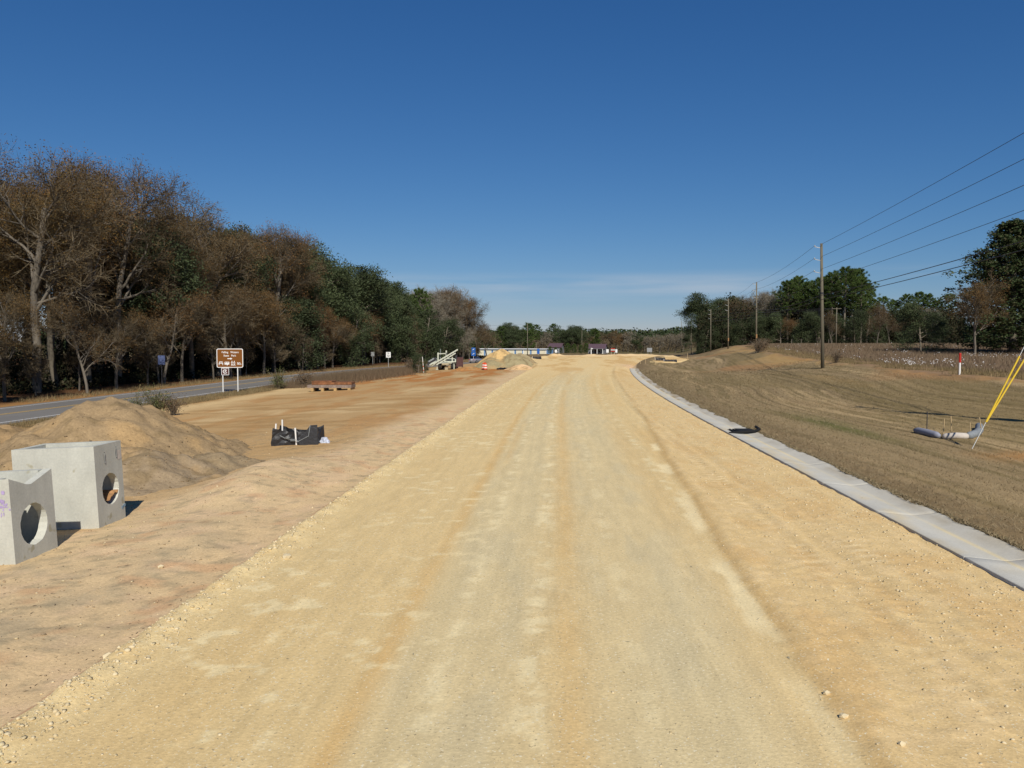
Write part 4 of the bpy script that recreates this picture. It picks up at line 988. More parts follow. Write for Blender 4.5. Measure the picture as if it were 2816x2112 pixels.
house(-1.8, 352, -1.4, 5.6, 6, 2.9, 1.6, 'grey house with purple roof half hidden left of the dark bushes')
house(15.4, 330, -1.5, 6.8, 6, 2.5, 1.8, 'grey house with purple roof and white porch posts', porch=True)

# --- small silt-fence guards far up the road
for i, (x, y, w, h, lab) in enumerate(((19.1, 152, 1.9, .62, 'black silt fabric guard at the road bend, the taller rear one'), (20.2, 146, 2.3, .42, 'low black silt fabric guard at the road bend, the front one'),
                                       (-4.6, 168, 1.75, .55, 'black silt fabric guard at the far left edge of the new road'))):
    g_ = fabric_guard('silt_fence_box', lab, x, y, w, 1.0, h, R(-5), [(-w / 2, -.5, h + .1, 0)], 20 + i, .1)
    g_.location.z = max(road_top(x, y), gz(x, y)) - .03
# survey stakes near the bend
for i, (x, y, h) in enumerate(((12.6, 124, 1.2), (13.6, 126, .9), (14.9, 124, 1.0), (25.2, 158, 1.5))):
    t = tag(MB().box((0, 0, h / 2), (.06, .03, h)).build('survey_stake', 'stake', None, False, (x, y, gz(x, y) - .05)), ('leftmost', 'second', 'third', 'rightmost')[i] + ' of the four wooden survey stakes at the road bend', 'stake', 'survey stakes at the bend')

# --- inlet grate in the gutter under black fabric
ig = thing('gutter_inlet', 'black fabric covered inlet grate set in the concrete gutter', 'drain inlet', (6.52, 28.6, 0.0))
MB().box((0, 0, -.02), (.86, .95, .05)).build('frame', 'grate', ig)
for k in range(7): MB().box((-.36 + .12 * k, 0, .02), (.05, .85, .03)).build('bar', 'grate', ig)
MB().tube([(-.62, -.75, .0), (-.2, -.68, .03), (.3, -.6, .06), (.52, -.3, .10), (.55, .35, .12)], .05, 7).build('fabric_roll', 'grate', ig)
MB().box((.12, 0, .035), (.62, 1.0, .012)).build('fabric', 'grate', ig)

# --- filter socks with stakes on the right-hand bank
def sock(pts, r_, m_, label):
    P = [Vector(p) for p in pts]
    Q = [(p.x, p.y, gz(p.x, p.y) + r_ * .75) for p in P]
    rr = [r_ * .6] + [r_] * (len(Q) - 2) + [r_ * .6]
    return tag(MB().tube(Q, rr, 12).build('filter_sock', m_, None, True), label, 'filter sock', 'filter socks on the bank')
sock([(13.75, 31.5, 0), (13.78, 31.3, 0), (13.82, 30.7, 0), (13.85, 30.0, 0), (13.86, 29.8, 0)], .13, 'sock_blue', 'left blue-grey filter sock on the seeded bank')
sock([(13.88, 29.55, 0), (13.95, 29.5, 0), (14.25, 29.35, 0), (14.55, 29.25, 0), (14.62, 29.25, 0)], .12, 'sock_white', 'middle white filter sock on the seeded bank')
sock([(14.66, 29.3, 0), (14.75, 29.4, 0), (15.3, 30.0, 0), (15.9, 31.0, 0), (16.5, 32.2, 0), (16.6, 32.4, 0)], .14, 'sock_grey', 'right curved grey filter sock behind the guy wires')
for i, (x, y, h, l, m_) in enumerate(((14.1, 31.3, .8, .0, 'rig_dark'), (14.15, 30.1, .66, .03, 'stake'), (14.25, 29.65, .8, -.06, 'stake'), (15.1, 30.1, .5, 0, 'stake'), (15.8, 30.6, .65, -.12, 'stake'))):
    tag(MB().bar((0, 0, 0), (l, 0, h), .025).build('sock_stake', m_, None, False, (x, y, gz(x, y) - .02)),
        ('dark thin stake behind the left filter sock', 'pale stake at the right end of the left filter sock', 'leaning pale stake behind the white filter sock', 'short stake where white and grey socks meet', 'leaning stake behind the curved grey filter sock')[i], 'stake', 'stakes at the filter socks')

# --- utility poles, wires, guys
def pole(x, y, top, r0, label, arms=True, group='utility poles along the right side', red=False, lean=0.0):
    z0 = gz(x, y) - .2; h = top - z0
    t = thing('utility_pole', label, 'utility pole', (x, y, z0), 0, group)
    p = MB().tube([(0, 0, 0), (-lean * .5, 0, h * .5), (-lean, 0, h)], [r0, r0 * .85, r0 * .65], 12).build('shaft', 'wood_pole', t, True)
    if red: MB().tube([(0, 0, 2.0), (0, 0, 2.7)], r0 * 1.02, 12).build('orange_band', 'clay', t)
    if arms:
        for k, dz in enumerate((.45, 1.65, 2.85)):
            ar = MB().bar((-lean, 0, h - dz), (-.62 - lean, 0, h - dz + .14), .05, .06).build('insulator_arm', 'galv', t)
            MB().lathe([(.04, 0), (.07, .03), (.05, .06), (.07, .09), (.04, .14)], (-.62 - lean, 0, h - dz + .14), 10).build('insulator', 'galv', ar)
    MB().lathe([(r0 * .83, 0), (r0 * .86, .02), (r0 * .86, .18), (r0 * .82, .2)], (-lean * .6, 0, h * .6), 12).build('cable_clamp', 'rig_dark', t)
    return t
PL = [(17.7, 10.5, 12.9, .17), (20.2, 28.3, 12.9, .19), (25.6, 79, 12.75, .18), (35.75, 147, 14.2, .17), (39.1, 187, 13.5, .17), (44.5, 237, 13.2, .16), (49.2, 300, 13.3, .16), (56.3, 370, 13.3, .16)]
names = ['utility pole nearest the camera, out of frame at right', 'guyed utility pole just out of frame at right', 'tallest nearest wooden utility pole at the cotton field edge', 'second wooden utility pole from the right along the bank',
         'third wooden utility pole from the right along the bank', 'fourth utility pole from the right in front of dark oak', 'fifth utility pole from the right against the far forest', 'farthest utility pole of the right-hand line']
for i, (x, y, top, r0) in enumerate(PL):
    if i == 0: continue
    pole(x, y, top, r0, names[i], red=(i in (3, 4)), lean=.35 if i == 2 else 0.1)
def wire(a, b, sag, r_, label, group):
    n = 24; pts = []
    for k in range(n + 1):
        t = k / n; pts.append((a[0] + (b[0] - a[0]) * t, a[1] + (b[1] - a[1]) * t, a[2] + (b[2] - a[2]) * t - sag * 4 * t * (1 - t)))
    tag(MB().tube(pts, r_, 5).build('overhead_wire', 'wire'), label, 'wire', group)
wl_ = [('top', .05, .014), ('second', 1.25, .014), ('third', 2.45, .014), ('fourth', 3.6, .014), ('upper telephone', 5.0, .024), ('lower telephone', 5.4, .024)]
for i in range(1, 6):
    A, B = PL[i], PL[i + 1]
    for nm, dz, r_ in wl_:
        if i > 3 and 'telephone' in nm: continue
        off = -.6 if dz < 2.6 and i > 1 else 0
        la = -.34 if i == 2 else -.1; lb = -.3 if i == 1 else -.1
        wire((A[0] + (-.62 if dz < 2.6 and i > 1 else 0) + (la if i > 1 else 0), A[1], A[2] - dz + (-.15 if dz < 2.6 and i > 1 else 0)), (B[0] + off + lb, B[1], B[2] - dz + (-.15 if dz < 2.6 and i > 1 else 0)), .15 if i == 1 else .5, r_, f'{nm} wire from the ' + ['', 'out-of-frame pole to the tallest pole', 'tallest pole to the second pole', 'second pole to the third pole', 'third pole to the fourth pole', 'fourth pole to the fifth pole'][i], 'overhead wires')
cp = pole(73, 215, 12.6, .16, 'grey utility pole with crossarm among the bare trees at right', False, 'poles of the crossing line')
MB().box((0, 0, 12.3 - cp.location.z), (2.4, .1, .12)).build('crossarm', 'wood_pole', cp)
for k, (zz, xx) in enumerate(((13.1, -1.0), (12.0, -.4), (10.8, .4), (9.7, 1.0))):
    wire((73 + xx, 215, 12.4), (44.5, 237, zz), .25, .022, ('highest', 'second', 'third', 'lowest')[k] + ' wire of the line crossing in front of the right trees', 'crossing wires')
pole(-11.4, 290, 10.6, .16, 'tall thin pole in front of the storage building', False, 'poles beyond the road end')
pole(36.0, 400, 10.4, .16, 'thin pole in front of the far forest', False, 'poles beyond the road end')
pole(9.5, 330, 8.6, .14, 'thin pole among the dark bushes left of the house', False, 'poles beyond the road end')
wire((-60, 300, 10.0), (-11.4, 290, 10.3), .6, .02, 'wire left of the storage building pole', 'wires beyond the road end'); wire((-11.4, 290, 10.3), (36, 400, 10.2), .6, .02, 'wire right of the storage building pole', 'wires beyond the road end')
gb = Vector((13.43, 26.65, gz(13.43, 26.65)))
gw = thing('guy_wire_anchor', 'guy wires with two yellow guards rising from the bank', 'guy wire', gb)
j = Vector((.45, .10, .78))
MB().tube([(-.08, -.02, -.2), j], .012, 6).build('anchor_rod', 'galv', gw)
for top in (Vector((20.2, 28.3, 12.3)), Vector((20.2, 28.3, 10.2))):
    d_ = (top - gb - j).normalized()
    MB().tube([j, top - gb], .008, 5).build('guy_wire', 'galv', gw)
    MB().tube([j + d_ * .1, j + d_ * 2.55], .028, 8).build('yellow_guard', 'yellow', gw)

# field fence posts
for i, (x, y) in enumerate(((60.5, 222), (63.2, 221), (65.5, 220), (70.2, 219), (72.4, 219))):
    tag(MB().tube([(0, 0, -.2), (0, 0, 1.5)], .09, 7).build('fence_post', 'bark_pale', None, False, (x, y, gz(x, y))), ('first', 'second', 'third', 'fourth', 'fifth')[i] + ' weathered fence post from the left before the right trees', 'fence post', 'fence posts at the right trees')

# ------------------------------------------------------------------ loose stone, grass, weeds (uncountable stuff)
NR = np.random.RandomState(3)
ICO_V = np.array([(0, 0, 1), (.89, 0, .45), (.28, .85, .45), (-.72, .53, .45), (-.72, -.53, .45), (.28, -.85, .45), (.72, .53, -.45), (-.28, .85, -.45), (-.89, 0, -.45), (-.28, -.85, -.45), (.72, -.53, -.45), (0, 0, -1)])
ICO_F = np.array([(0, 1, 2), (0, 2, 3), (0, 3, 4), (0, 4, 5), (0, 5, 1), (1, 6, 2), (2, 7, 3), (3, 8, 4), (4, 9, 5), (5, 10, 1), (6, 7, 2), (7, 8, 3), (8, 9, 4), (9, 10, 5), (10, 6, 1), (11, 7, 6), (11, 8, 7), (11, 9, 8), (11, 10, 9), (11, 6, 10)])
def stones(name, x, y, z, s, m, label, cat):
    n = len(x)
    jit = 1 + NR.uniform(-.5, .5, (n, 12, 1))
    sc_ = np.stack([s * NR.uniform(.8, 1.3, n), s * NR.uniform(.8, 1.3, n), s * NR.uniform(.45, .8, n)], -1)[:, None, :]
    V = ICO_V[None] * jit * sc_
    a = NR.uniform(0, 6.28, n); ca, sa = np.cos(a)[:, None], np.sin(a)[:, None]
    V = np.stack([V[..., 0] * ca - V[..., 1] * sa, V[..., 0] * sa + V[..., 1] * ca, V[..., 2]], -1) + np.stack([x, y, z + s * .2], -1)[:, None, :]
    F = (np.arange(n) * 12)[:, None, None] + ICO_F[None]
    return tag(link(name, np_mesh(name, V.reshape(-1, 3), F.reshape(-1, 3), m)), label, cat, kind='stuff')
n = 9000
y = 4 + 66 * NR.rand(n) ** 1.8; x = road_l(y) + 0.10 + NR.randn(n) * 0.20
s = 0.006 + 0.018 * NR.rand(n) ** 5 * (1 + y / 50)
stones('edge_stones', x, y, road_z(x, y), s, 'rock', 'pale crushed limerock along the left edge of the new road', 'gravel')
n = 22000
y = 3 + 50 * NR.rand(n) ** 1.7; x = xc(y) + 2.9 + 3.0 * NR.rand(n) ** .6
s = 0.003 + 0.015 * NR.rand(n) ** 7 * (1 + y / 50)
stones('loose_gravel', x, y, road_z(x, y), s, 'rock', 'loose limerock gravel on the right strip of the new road', 'gravel')
n = 1500
y = 3 + 30 * NR.rand(n) ** 1.5; x = -4.3 + 7 * NR.rand(n)
s = 0.005 + 0.010 * NR.rand(n) ** 3
stones('road_pebbles', x, y, road_z(x, y), s, 'rock', 'small pale pebbles scattered on the compacted road', 'gravel')
n = 900
y = 8 + 30 * NR.rand(n) ** 1.4; x = -4.9 - 9 * NR.rand(n) ** 1.4
s = 0.008 + 0.022 * NR.rand(n) ** 4
stones('clay_pebbles', x, y, ground_z(x, y), s, 'rock', 'small pale stones on the pink sand beside the road', 'gravel')
n = 4200
y = 7 + 26 * NR.rand(n) ** 1.3; x = -5.0 - 9 * NR.rand(n)
stones('soil_clods', x, y, ground_z(x, y), .006 + .02 * NR.rand(n) ** 5, 'clod', 'small soil clods on the sand beside the new road', 'soil')
# the few large stones one can pick out
for i, (x, y, s, lab) in enumerate(((-3.95, 11.25, .07, 'largest pale stone on the left edge of the new road'), (-4.5, 7.6, .06, 'pale stone on the road edge at lower left'), (2.35, 6.55, .034, 'pale stone on the right seam near the bottom'),
                                    (2.36, 7.0, .03, 'pale stone just above the lowest seam stone'), (2.6, 6.05, .028, 'small pale stone lowest on the right seam'), (-6.8, 13.1, .05, 'flat grey stone on the pink sand by the boxes'))):
    rgx = random.Random(i + 30); b = MB()
    b.add([(p[0] * s * rgx.uniform(.8, 1.35), p[1] * s * rgx.uniform(.8, 1.3), p[2] * s * rgx.uniform(.55, .9)) for p in ICO_V], [tuple(f) for f in ICO_F])
    z = road_top(x, y) if x > -4.6 else gz(x, y)
    tag(b.build('stone', 'rock', None, False, (x, y, z + s * .3)), lab, 'stone')

def flakes(name, x, y, z, s, m, label):
    n = len(x); a_ = NR.uniform(0, 6.28, n); l_ = s * NR.uniform(1, 3.2, n); w_ = s * NR.uniform(.35, .8, n)
    d = np.stack([np.cos(a_), np.sin(a_), NR.uniform(-.2, .3, n)], -1); e = np.stack([-np.sin(a_), np.cos(a_), NR.uniform(-.1, .4, n)], -1)
    C_ = np.stack([x, y, z + s * .25], -1)
    V = np.stack([C_ - d * l_[:, None] / 2, C_ + e * w_[:, None] / 2, C_ + d * l_[:, None] / 2, C_ - e * w_[:, None] / 2], 1).reshape(-1, 3)
    return tag(link(name, np_mesh(name, V, np.arange(4 * n).reshape(-1, 4), m)), label, 'debris', kind='stuff')
n = 5200
y = 7 + 26 * NR.rand(n) ** 1.2; x = -5.2 - 11 * NR.rand(n)
k_ = fbm(x * .8, y * 1.5, 26, 5) + .25 * NR.rand(n) > .55; x, y = x[k_], y[k_]
flakes('bark_debris', x, y, ground_z(x, y), .012 + .02 * NR.rand(len(x)) ** 2, 'weeds', 'dark bark and twig debris on the sand beside the boxes')
n = 500
y = 4 + 26 * NR.rand(n) ** 1.3; x = -4.2 + 11 * NR.rand(n)
z_ = np.where(x < 5.8, road_z(x, y), .015)
flakes('fallen_leaves', x, y, z_, .01 + .018 * NR.rand(n) ** 2, 'rig_tan', 'few dead leaves blown onto road and gutter')
def blades(name, x, y, z, h, w, m, label, cat, lean=.35, parent=None):
    n = len(x); a = NR.uniform(0, 6.28, n); d = np.stack([np.cos(a), np.sin(a), 0 * a], -1)
    l_ = NR.uniform(-1, 1, (n, 2)) * lean
    B = np.stack([x, y, z], -1); T = B + np.stack([l_[:, 0] * h, l_[:, 1] * h, h], -1)
    V = np.stack([B - d * w[:, None] / 2, B + d * w[:, None] / 2, T], 1).reshape(-1, 3)
    me = np_mesh(name, V, np.arange(3 * n).reshape(-1, 3), m)
    o = link(name, me, parent)
    o['kind'] = 'stuff'
    if label: tag(o, label, cat)
    return o
# straw stubble on the seeded bank
n = 170000
y = 5 + 90 * NR.rand(n) ** 2.2; x = xc(y) + 6.97 + 19 * NR.rand(n) ** 1.5
h = (.018 + .045 * NR.rand(n)) * (1 + y / 60); w = (.004 + .006 * NR.rand(n)) * (1 + y / 30)
blades('mown_straw', x, y, ground_z(x, y) - .005, h, w, 'mulch', 'short brown straw stubble on the seeded bank', 'grass', 1.6)
# ragged turf lip over the gutter
n = 22000
y = 5 + 60 * NR.rand(n) ** 1.4; x = xc(y) + 7.02 - (.03 + .22 * vnoise(y * 1.1, y * 0, 5) ** 2 + .08 * vnoise(y * 6, y * 0, 6)) * NR.rand(n)
blades('turf_edge', x, y, ground_z(np.maximum(x, xc(y) + 7.0), y) * 0 + .012, .02 + .045 * NR.rand(n), .015 + .02 * NR.rand(n), 'mulch', 'ragged brown turf edge along the gutter', 'grass', 1.5)
# dry verge grass beside the old road
n = 60000
y = 42 + 90 * NR.rand(n) ** 1.1; x = np.clip(xold(y) + 36.2, 0, None) * .8 - 28.0 - 3.4 * NR.rand(n)
keep = fbm(x * .5, y * .25, 91, 3) > .36; x, y = x[keep], y[keep]; n = len(x)
blades('verge_grass', x, y, ground_z(x, y) - .03, .08 + .26 * NR.rand(n) ** 1.5, .02 + .02 * NR.rand(n), 'drygrass', 'dry tan grass on the verge of the old road', 'grass', .5)
n = 42000
y = 80 + 52 * NR.rand(n); cx = np.interp(y, [70, 85, 100, 115, 132], [-29.5, -28.0, -26.5, -24.5, -21.0]); x = cx + 2.4 * NR.randn(n) * np.interp(y, [70, 90, 132], [.3, .8, 1.0])
keep = (np.abs(x - xold(y)) > 5.0) & ~((x > -21.6) & (y > 112)); x, y = x[keep], y[keep]; n = len(x)
blades('weed_thicket', x, y, ground_z(x, y) - .03, (.35 + .85 * NR.rand(n) ** 1.5) * (.35 + .65 * sstep(82, 96, y)) + .1, .025 + .025 * NR.rand(n), 'weeds', 'tall brown dead weeds between the old road and the clay', 'weeds', .3)
n = 16000
y = 60 + 150 * NR.rand(n); x = xold(y) - 4.8 - 2.4 * NR.rand(n)
blades('wood_edge_grass', x, y, ground_z(x, y) - .03, .1 + .45 * NR.rand(n) ** 2, .025 + .02 * NR.rand(n), 'drygrass', 'brown grass strip between old road and left wood', 'grass', .5)
# field edge grass and cotton
n = 50000
y = 35 + 130 * NR.rand(n) ** 1.2; x = xc(y) + 26.8 + 4.5 * NR.rand(n)
keep = fbm(x * .4, y * .3, 92, 3) > .33; x, y = x[keep], y[keep]; n = len(x)
blades('field_edge_grass', x, y, ground_z(x, y) - .03, .08 + .3 * NR.rand(n) ** 1.5, .02 + .02 * NR.rand(n), 'drygrass', 'dead brown grass along the edge of the cotton field', 'grass', .5)
n = 150000
y = 40 + 165 * NR.rand(n) ** .9; x = xc(y) + 30 + 80 * NR.rand(n) ** 1.2
keep = (x < y * .72 + 6); x, y = x[keep], y[keep]; n = len(x)
row = np.round(x / 1.0) * 1.0 + NR.randn(n) * .18; x = row
cf = blades('cotton_plants', x, y, ground_z(x, y) - .03, .22 + .32 * NR.rand(n), .03 + .03 * NR.rand(n), 'cotton_stem', 'brown defoliated cotton plants filling the field', 'cotton plants', .5)
n = 9000
y = 46 + 120 * NR.rand(n) ** 1.1; x = xc(y) + 29 + 70 * NR.rand(n) ** 1.3
pat = np.exp(-((y - 74) / 7) ** 2 - ((x - xc(y) - 31.5) / 3.0) ** 2) * .6 + np.exp(-((y - 96) / 5) ** 2 - ((x - 52) / 8) ** 2) * .35
dens = .022 + .95 * np.clip(pat, 0, 1) * sstep(.35, .55, fbm(x * .5, y * .3, 93, 3))
keep = (NR.rand(n) < dens) & (x < y * .72 + 6); x, y = x[keep], y[keep]; n = len(x)
xx = np.concatenate([x + NR.randn(n) * .12 for _ in range(3)]); yy = np.concatenate([y + NR.randn(n) * .12 for _ in range(3)])
o = stones('cotton_boll', xx, yy, ground_z(xx, yy) + .15 + .35 * NR.rand(len(xx)), .025 + .025 * NR.rand(len(xx)), 'cotton', None, None)
o.parent = cf

# ------------------------------------------------------------------ trees
class Tree:
    def __init__(self, seed): self.r = random.Random(seed); self.mb = MB(); self.tw = []; self.tips = []
    def perp(self, d):
        r = self.r
        while True:
            q = Vector((r.gauss(0, 1), r.gauss(0, 1), r.gauss(0, 1))); q = q - d * q.dot(d)
            if q.length > .1: return q.normalized()
    def branch(self, p, d, L, rad, lev, P):
        r = self.r; nseg = P['seg'][lev]; pts = [p.copy()]; rads = [rad]; d = d.normalized()
        for i in range(nseg):
            d = (d + self.perp(d) * P['jit'][lev] * r.random() + Vector((0, 0, P['up'][lev])) / nseg).normalized()
            p = p + d * (L / nseg); pts.append(p.copy()); rads.append(rad * (1 - (1 - P['tip'][lev]) * (i + 1) / nseg))
        if lev <= P['tubes']: self.mb.tube(pts, rads, (7, 5, 4, 3)[min(lev, 3)], False)
        else: self.tw.append((pts[0], pts[-1], rad))
        if lev == P['max']:
            self.tips.append((pts[-1], d)); return
        k = P['kids'][lev]
        for i in range(k):
            t = P['t0'][lev] + (1 - P['t0'][lev]) * ((i + r.random() * .8) / k)
            f = t * nseg; i0 = min(int(f), nseg - 1); q = pts[i0].lerp(pts[i0 + 1], f - i0)
            dd = (pts[i0 + 1] - pts[i0]).normalized()
            an = R(r.uniform(*P['ang'][lev])); cd = dd * math.cos(an) + self.perp(dd) * math.sin(an)
            ln = P['len'][lev] * r.uniform(.7, 1.25) * (1 - P['fall'][lev] * t)
            rr = rads[i0] * P['rr'][lev]
            self.branch(q, cd, ln, rr, lev + 1, P)
        if lev < P['max']: self.tips.append((pts[-1], d))
def twig_mesh(tw, wmul=1.0, wmin=.012):
    a = np.array([t[0] for t in tw]); b = np.array([t[1] for t in tw]); w = np.maximum(np.array([t[2] for t in tw]) * wmul, wmin)
    d = b - a; q = np.cross(d, NR.randn(*d.shape)); q /= np.linalg.norm(q, axis=1)[:, None] + 1e-9
    V = np.stack([a - q * w[:, None], a + q * w[:, None], b], 1).reshape(-1, 3)
    return V, np.arange(len(V)).reshape(-1, 3)
def leaf_quads(c, s):
    n = len(c); q = NR.randn(n, 3); q /= np.linalg.norm(q, axis=1)[:, None]; p = np.cross(q, NR.randn(n, 3)); p /= np.linalg.norm(p, axis=1)[:, None]
    s = s[:, None]
    V = np.stack([c - q * s * .5, c + p * s * .3, c + q * s * .5, c - p * s * .3], 1).reshape(-1, 3)
    return V, np.arange(4 * n).reshape(-1, 4)
def merge_join(parts):
    V = []; F = []; b = 0
    for v_, f_ in parts:
        V.append(v_); F.append(f_ + b); b += len(v_)
    return np.concatenate(V), np.concatenate(F)

PROTO = {}
def wood_mesh(T, name, m):
    me = bpy.data.meshes.new(name); me.from_pydata(T.mb.v, [], T.mb.f); me.polygons.foreach_set('use_smooth', [True] * len(me.polygons)); me.materials.append(M[m]); return me
def make_decid(key, seed, H, trunk, spread, leafm, nleaf, barkm, twigm, leafs=.16, low=False, pale=False):
    T = Tree(seed)
    P = dict(seg=[7, 6, 4, 2, 1], jit=[.16, .34, .45, .5, .4], up=[.1, .28, .22, .10, 0], tip=[.55, .3, .3, .3, .2], tubes=2, max=4,
             kids=[10, 9, 9, 7], t0=[.30 if low else trunk, .22, .2, .15], ang=[(32, 62), (28, 62), (25, 60), (20, 60)], len=[H * spread, H * spread * .46, H * spread * .24, H * .055], fall=[.42, .35, .35, .2], rr=[.55, .55, .5, .5])
    T.branch(Vector((0, 0, -.3)), Vector((T.r.uniform(-.06, .06), T.r.uniform(-.06, .06), 1)), H * .74, H * .0155, 0, P)
    wood = wood_mesh(T, 'trunk', barkm)
    tv, tf = twig_mesh(T.tw, 1.1, .018)
    parts_tw = np_mesh('twigs', tv, tf, twigm)
    tips = np.array([t[0] for t in T.tips])
    leaf = None
    if nleaf:
        mask = fbm(tips[:, 0] * .35 + tips[:, 2] * .2, tips[:, 1] * .35 - tips[:, 2] * .25, seed, 2)
        good = tips[mask > np.percentile(mask, 30)]
        c = good[NR.randint(0, len(good), nleaf)] + NR.randn(nleaf, 3) * .17
        v_, f_ = leaf_quads(c, leafs * NR.uniform(.6, 1.4, nleaf)); leaf = np_mesh('leaves', v_, f_, leafm)
    PROTO[key] = dict(wood=wood, crown=[('twigs', parts_tw)] + ([('leaves', leaf)] if leaf else []), H=float(tips[:, 2].max()))
def make_leafy(key, seed, H, leafm, nleaf, barkm, leafs, t0, spread, clump=.5, up=.15):
    T = Tree(seed)
    P = dict(seg=[6, 5, 3, 2], jit=[.15, .35, .45, .5], up=[.1, up, .12, .05], tip=[.5, .3, .3, .3], tubes=2, max=3,
             kids=[11, 8, 7], t0=[t0, .25, .2], ang=[(35, 75), (30, 65), (25, 65)], len=[H * spread, H * spread * .48, H * spread * .25], fall=[.5, .35, .3], rr=[.5, .5, .45])
    T.branch(Vector((0, 0, -.3)), Vector((T.r.uniform(-.05, .05), T.r.uniform(-.05, .05), 1)), H * .80, H * .018, 0, P)
    tips = np.array([t[0] for t in T.tips])
    idx = NR.randint(0, len(tips), nleaf)
    c = tips[idx] + NR.randn(nleaf, 3) * np.array([clump, clump, clump * .6])
    v_, f_ = leaf_quads(c, leafs * NR.uniform(.6, 1.4, nleaf))
    PROTO[key] = dict(wood=wood_mesh(T, 'trunk', barkm), crown=[('leaves', np_mesh('leaves', v_, f_, leafm))], H=float(c[:, 2].max()))
def make_pine(key, seed, H, t0=.5, nleaf=9000):
    T = Tree(seed); r = T.r
    T.mb.tube([(0, 0, -.3), (.1, 0, H * .4), (.0, .15, H * .75), (.05, .05, H)], [H * .0125, H * .010, H * .006, .03], 8, False)
    tips = []
    for k in range(46):
        t = t0 + (1 - t0) * (k / 46) ** .9; z = H * t; a = k * 2.4 + r.uniform(-.4, .4)
        prof = math.sin(math.pi * min(1, (t - t0) / (1 - t0) * .75 + .22)); L = H * .17 * prof * r.uniform(.65, 1.2) + .4
        p0 = Vector((0, 0, z)); d = Vector((math.cos(a), math.sin(a), .25 + .3 * (t - t0)))
        mid = p0 + d * L * .5; e = p0 + d * L + Vector((0, 0, .25 * L))
        T.mb.tube([p0, mid, e], [.05, .035, .015], 3, False)
        for j in range(7):
            q = mid.lerp(e, r.uniform(-.3, 1.1)) + Vector((r.gauss(0, .32), r.gauss(0, .32), r.gauss(0, .18))) * (L * .35); tips.append(q)
    tips = np.array(tips); c0 = tips[NR.randint(0, len(tips), nleaf)]
    dirs = NR.randn(nleaf, 3); dirs[:, 2] += .5; dirs /= np.linalg.norm(dirs, axis=1)[:, None]
    a = c0 + NR.randn(nleaf, 3) * .12; b = a + dirs * NR.uniform(.3, .62, (nleaf, 1))
    v_, f_ = twig_mesh(list(zip(a, b, np.full(nleaf, .032))), 1, .032)
    PROTO[key] = dict(wood=wood_mesh(T, 'trunk', 'bark'), crown=[('needles', np_mesh('needles', v_, f_, 'pine'))], H=H)
def make_cedar(key, seed, H, nleaf):
    T = Tree(seed); r = T.r
    T.mb.tube([(0, 0, -.3), (.1, 0, H * .5), (0, 0, H * .95)], [H * .017, H * .011, .03], 8, False)
    tips = []
    for k in range(110):
        t = .04 + .96 * (k / 110); z = H * t; a = k * 2.4 + r.uniform(-.5, .5)
        L = H * .36 * (1 - t) ** .62 * (.55 + .45 * min(1, t * 6)) * r.uniform(.6, 1.15) + .3
        p0 = Vector((0, 0, z)); d = Vector((math.cos(a), math.sin(a), .12)); e = p0 + d * L + Vector((0, 0, r.uniform(-.15, .25) * L * .5))
        T.mb.tube([p0, p0.lerp(e, .5) + Vector((0, 0, .06 * L)), e], [.07, .04, .015], 3, False)
        for j in range(12): tips.append(p0.lerp(e, r.uniform(.25, 1.05)) + Vector((r.gauss(0, .13), r.gauss(0, .13), r.gauss(0, .08))) * L)
    tips = np.array(tips); c = tips[NR.randint(0, len(tips), nleaf)] + NR.randn(nleaf, 3) * .22
    v_, f_ = leaf_quads(c, .24 * NR.uniform(.6, 1.4, nleaf))
    PROTO[key] = dict(wood=wood_mesh(T, 'trunk', 'bark'), crown=[('leaves', np_mesh('leaves', v_, f_, 'cedar'))], H=H)
def make_shrub(key, seed, H, W, leafm, nleaf, leafs, stems=14):
    T = Tree(seed); r = T.r; tips = []
    for k in range(stems):
        a = r.uniform(0, 6.28); e = Vector((math.cos(a) * W * r.random(), math.sin(a) * W * r.random(), H * r.uniform(.55, 1)))
        m_ = e * .5 + Vector((0, 0, H * .12)); T.mb.tube([(0, 0, -.1), m_, e], [.03, .02, .008], 4, False)
        for j in range(10): tips.append(Vector((0, 0, 0)).lerp(e, r.uniform(.25, 1.0)) + Vector((r.gauss(0, .18) * W, r.gauss(0, .18) * W, r.gauss(0, .08) * H)))
    tips = np.array(tips); c = tips[NR.randint(0, len(tips), nleaf)] + NR.randn(nleaf, 3) * .1 * W; c[:, 2] = np.abs(c[:, 2])
    v_, f_ = leaf_quads(c, leafs * NR.uniform(.6, 1.4, nleaf))
    PROTO[key] = dict(wood=wood_mesh(T, 'stem', 'bark'), crown=[('leaves', np_mesh('leaves', v_, f_, leafm))], H=H, wname='stem')

make_decid('rust1', 1, 20, .38, .34, 'rust', 22000, 'bark', 'twig', .115)
make_decid('rust2', 2, 20, .34, .36, 'ochre', 22000, 'bark', 'twig', .115)
make_decid('bare1', 3, 20, .40, .32, 'rust', 8000, 'bark_pale', 'twig', .12)
make_decid('bare2', 4, 20, .36, .34, 'rust', 2500, 'bark_pale', 'twig_pale', .12)
make_decid('low1', 5, 13, .2, .46, 'rust', 14000, 'bark_pale', 'twig', .12, low=True)
make_decid('low2', 6, 13, .2, .48, 'rust', 5000, 'bark_pale', 'twig', .12, low=True)
make_leafy('oak1', 7, 20, 'oak', 22000, 'bark', .27, .28, .34, .55)
make_leafy('oak2', 8, 20, 'oak', 22000, 'bark', .27, .22, .36, .5)
make_leafy('oak_low', 9, 12, 'oak', 14000, 'bark', .24, .12, .42, .45)
make_pine('pine1', 10, 22, .45, 22000)
make_pine('pine2', 11, 22, .5, 20000)
make_pine('pine_young', 12, 10, .1, 8000)
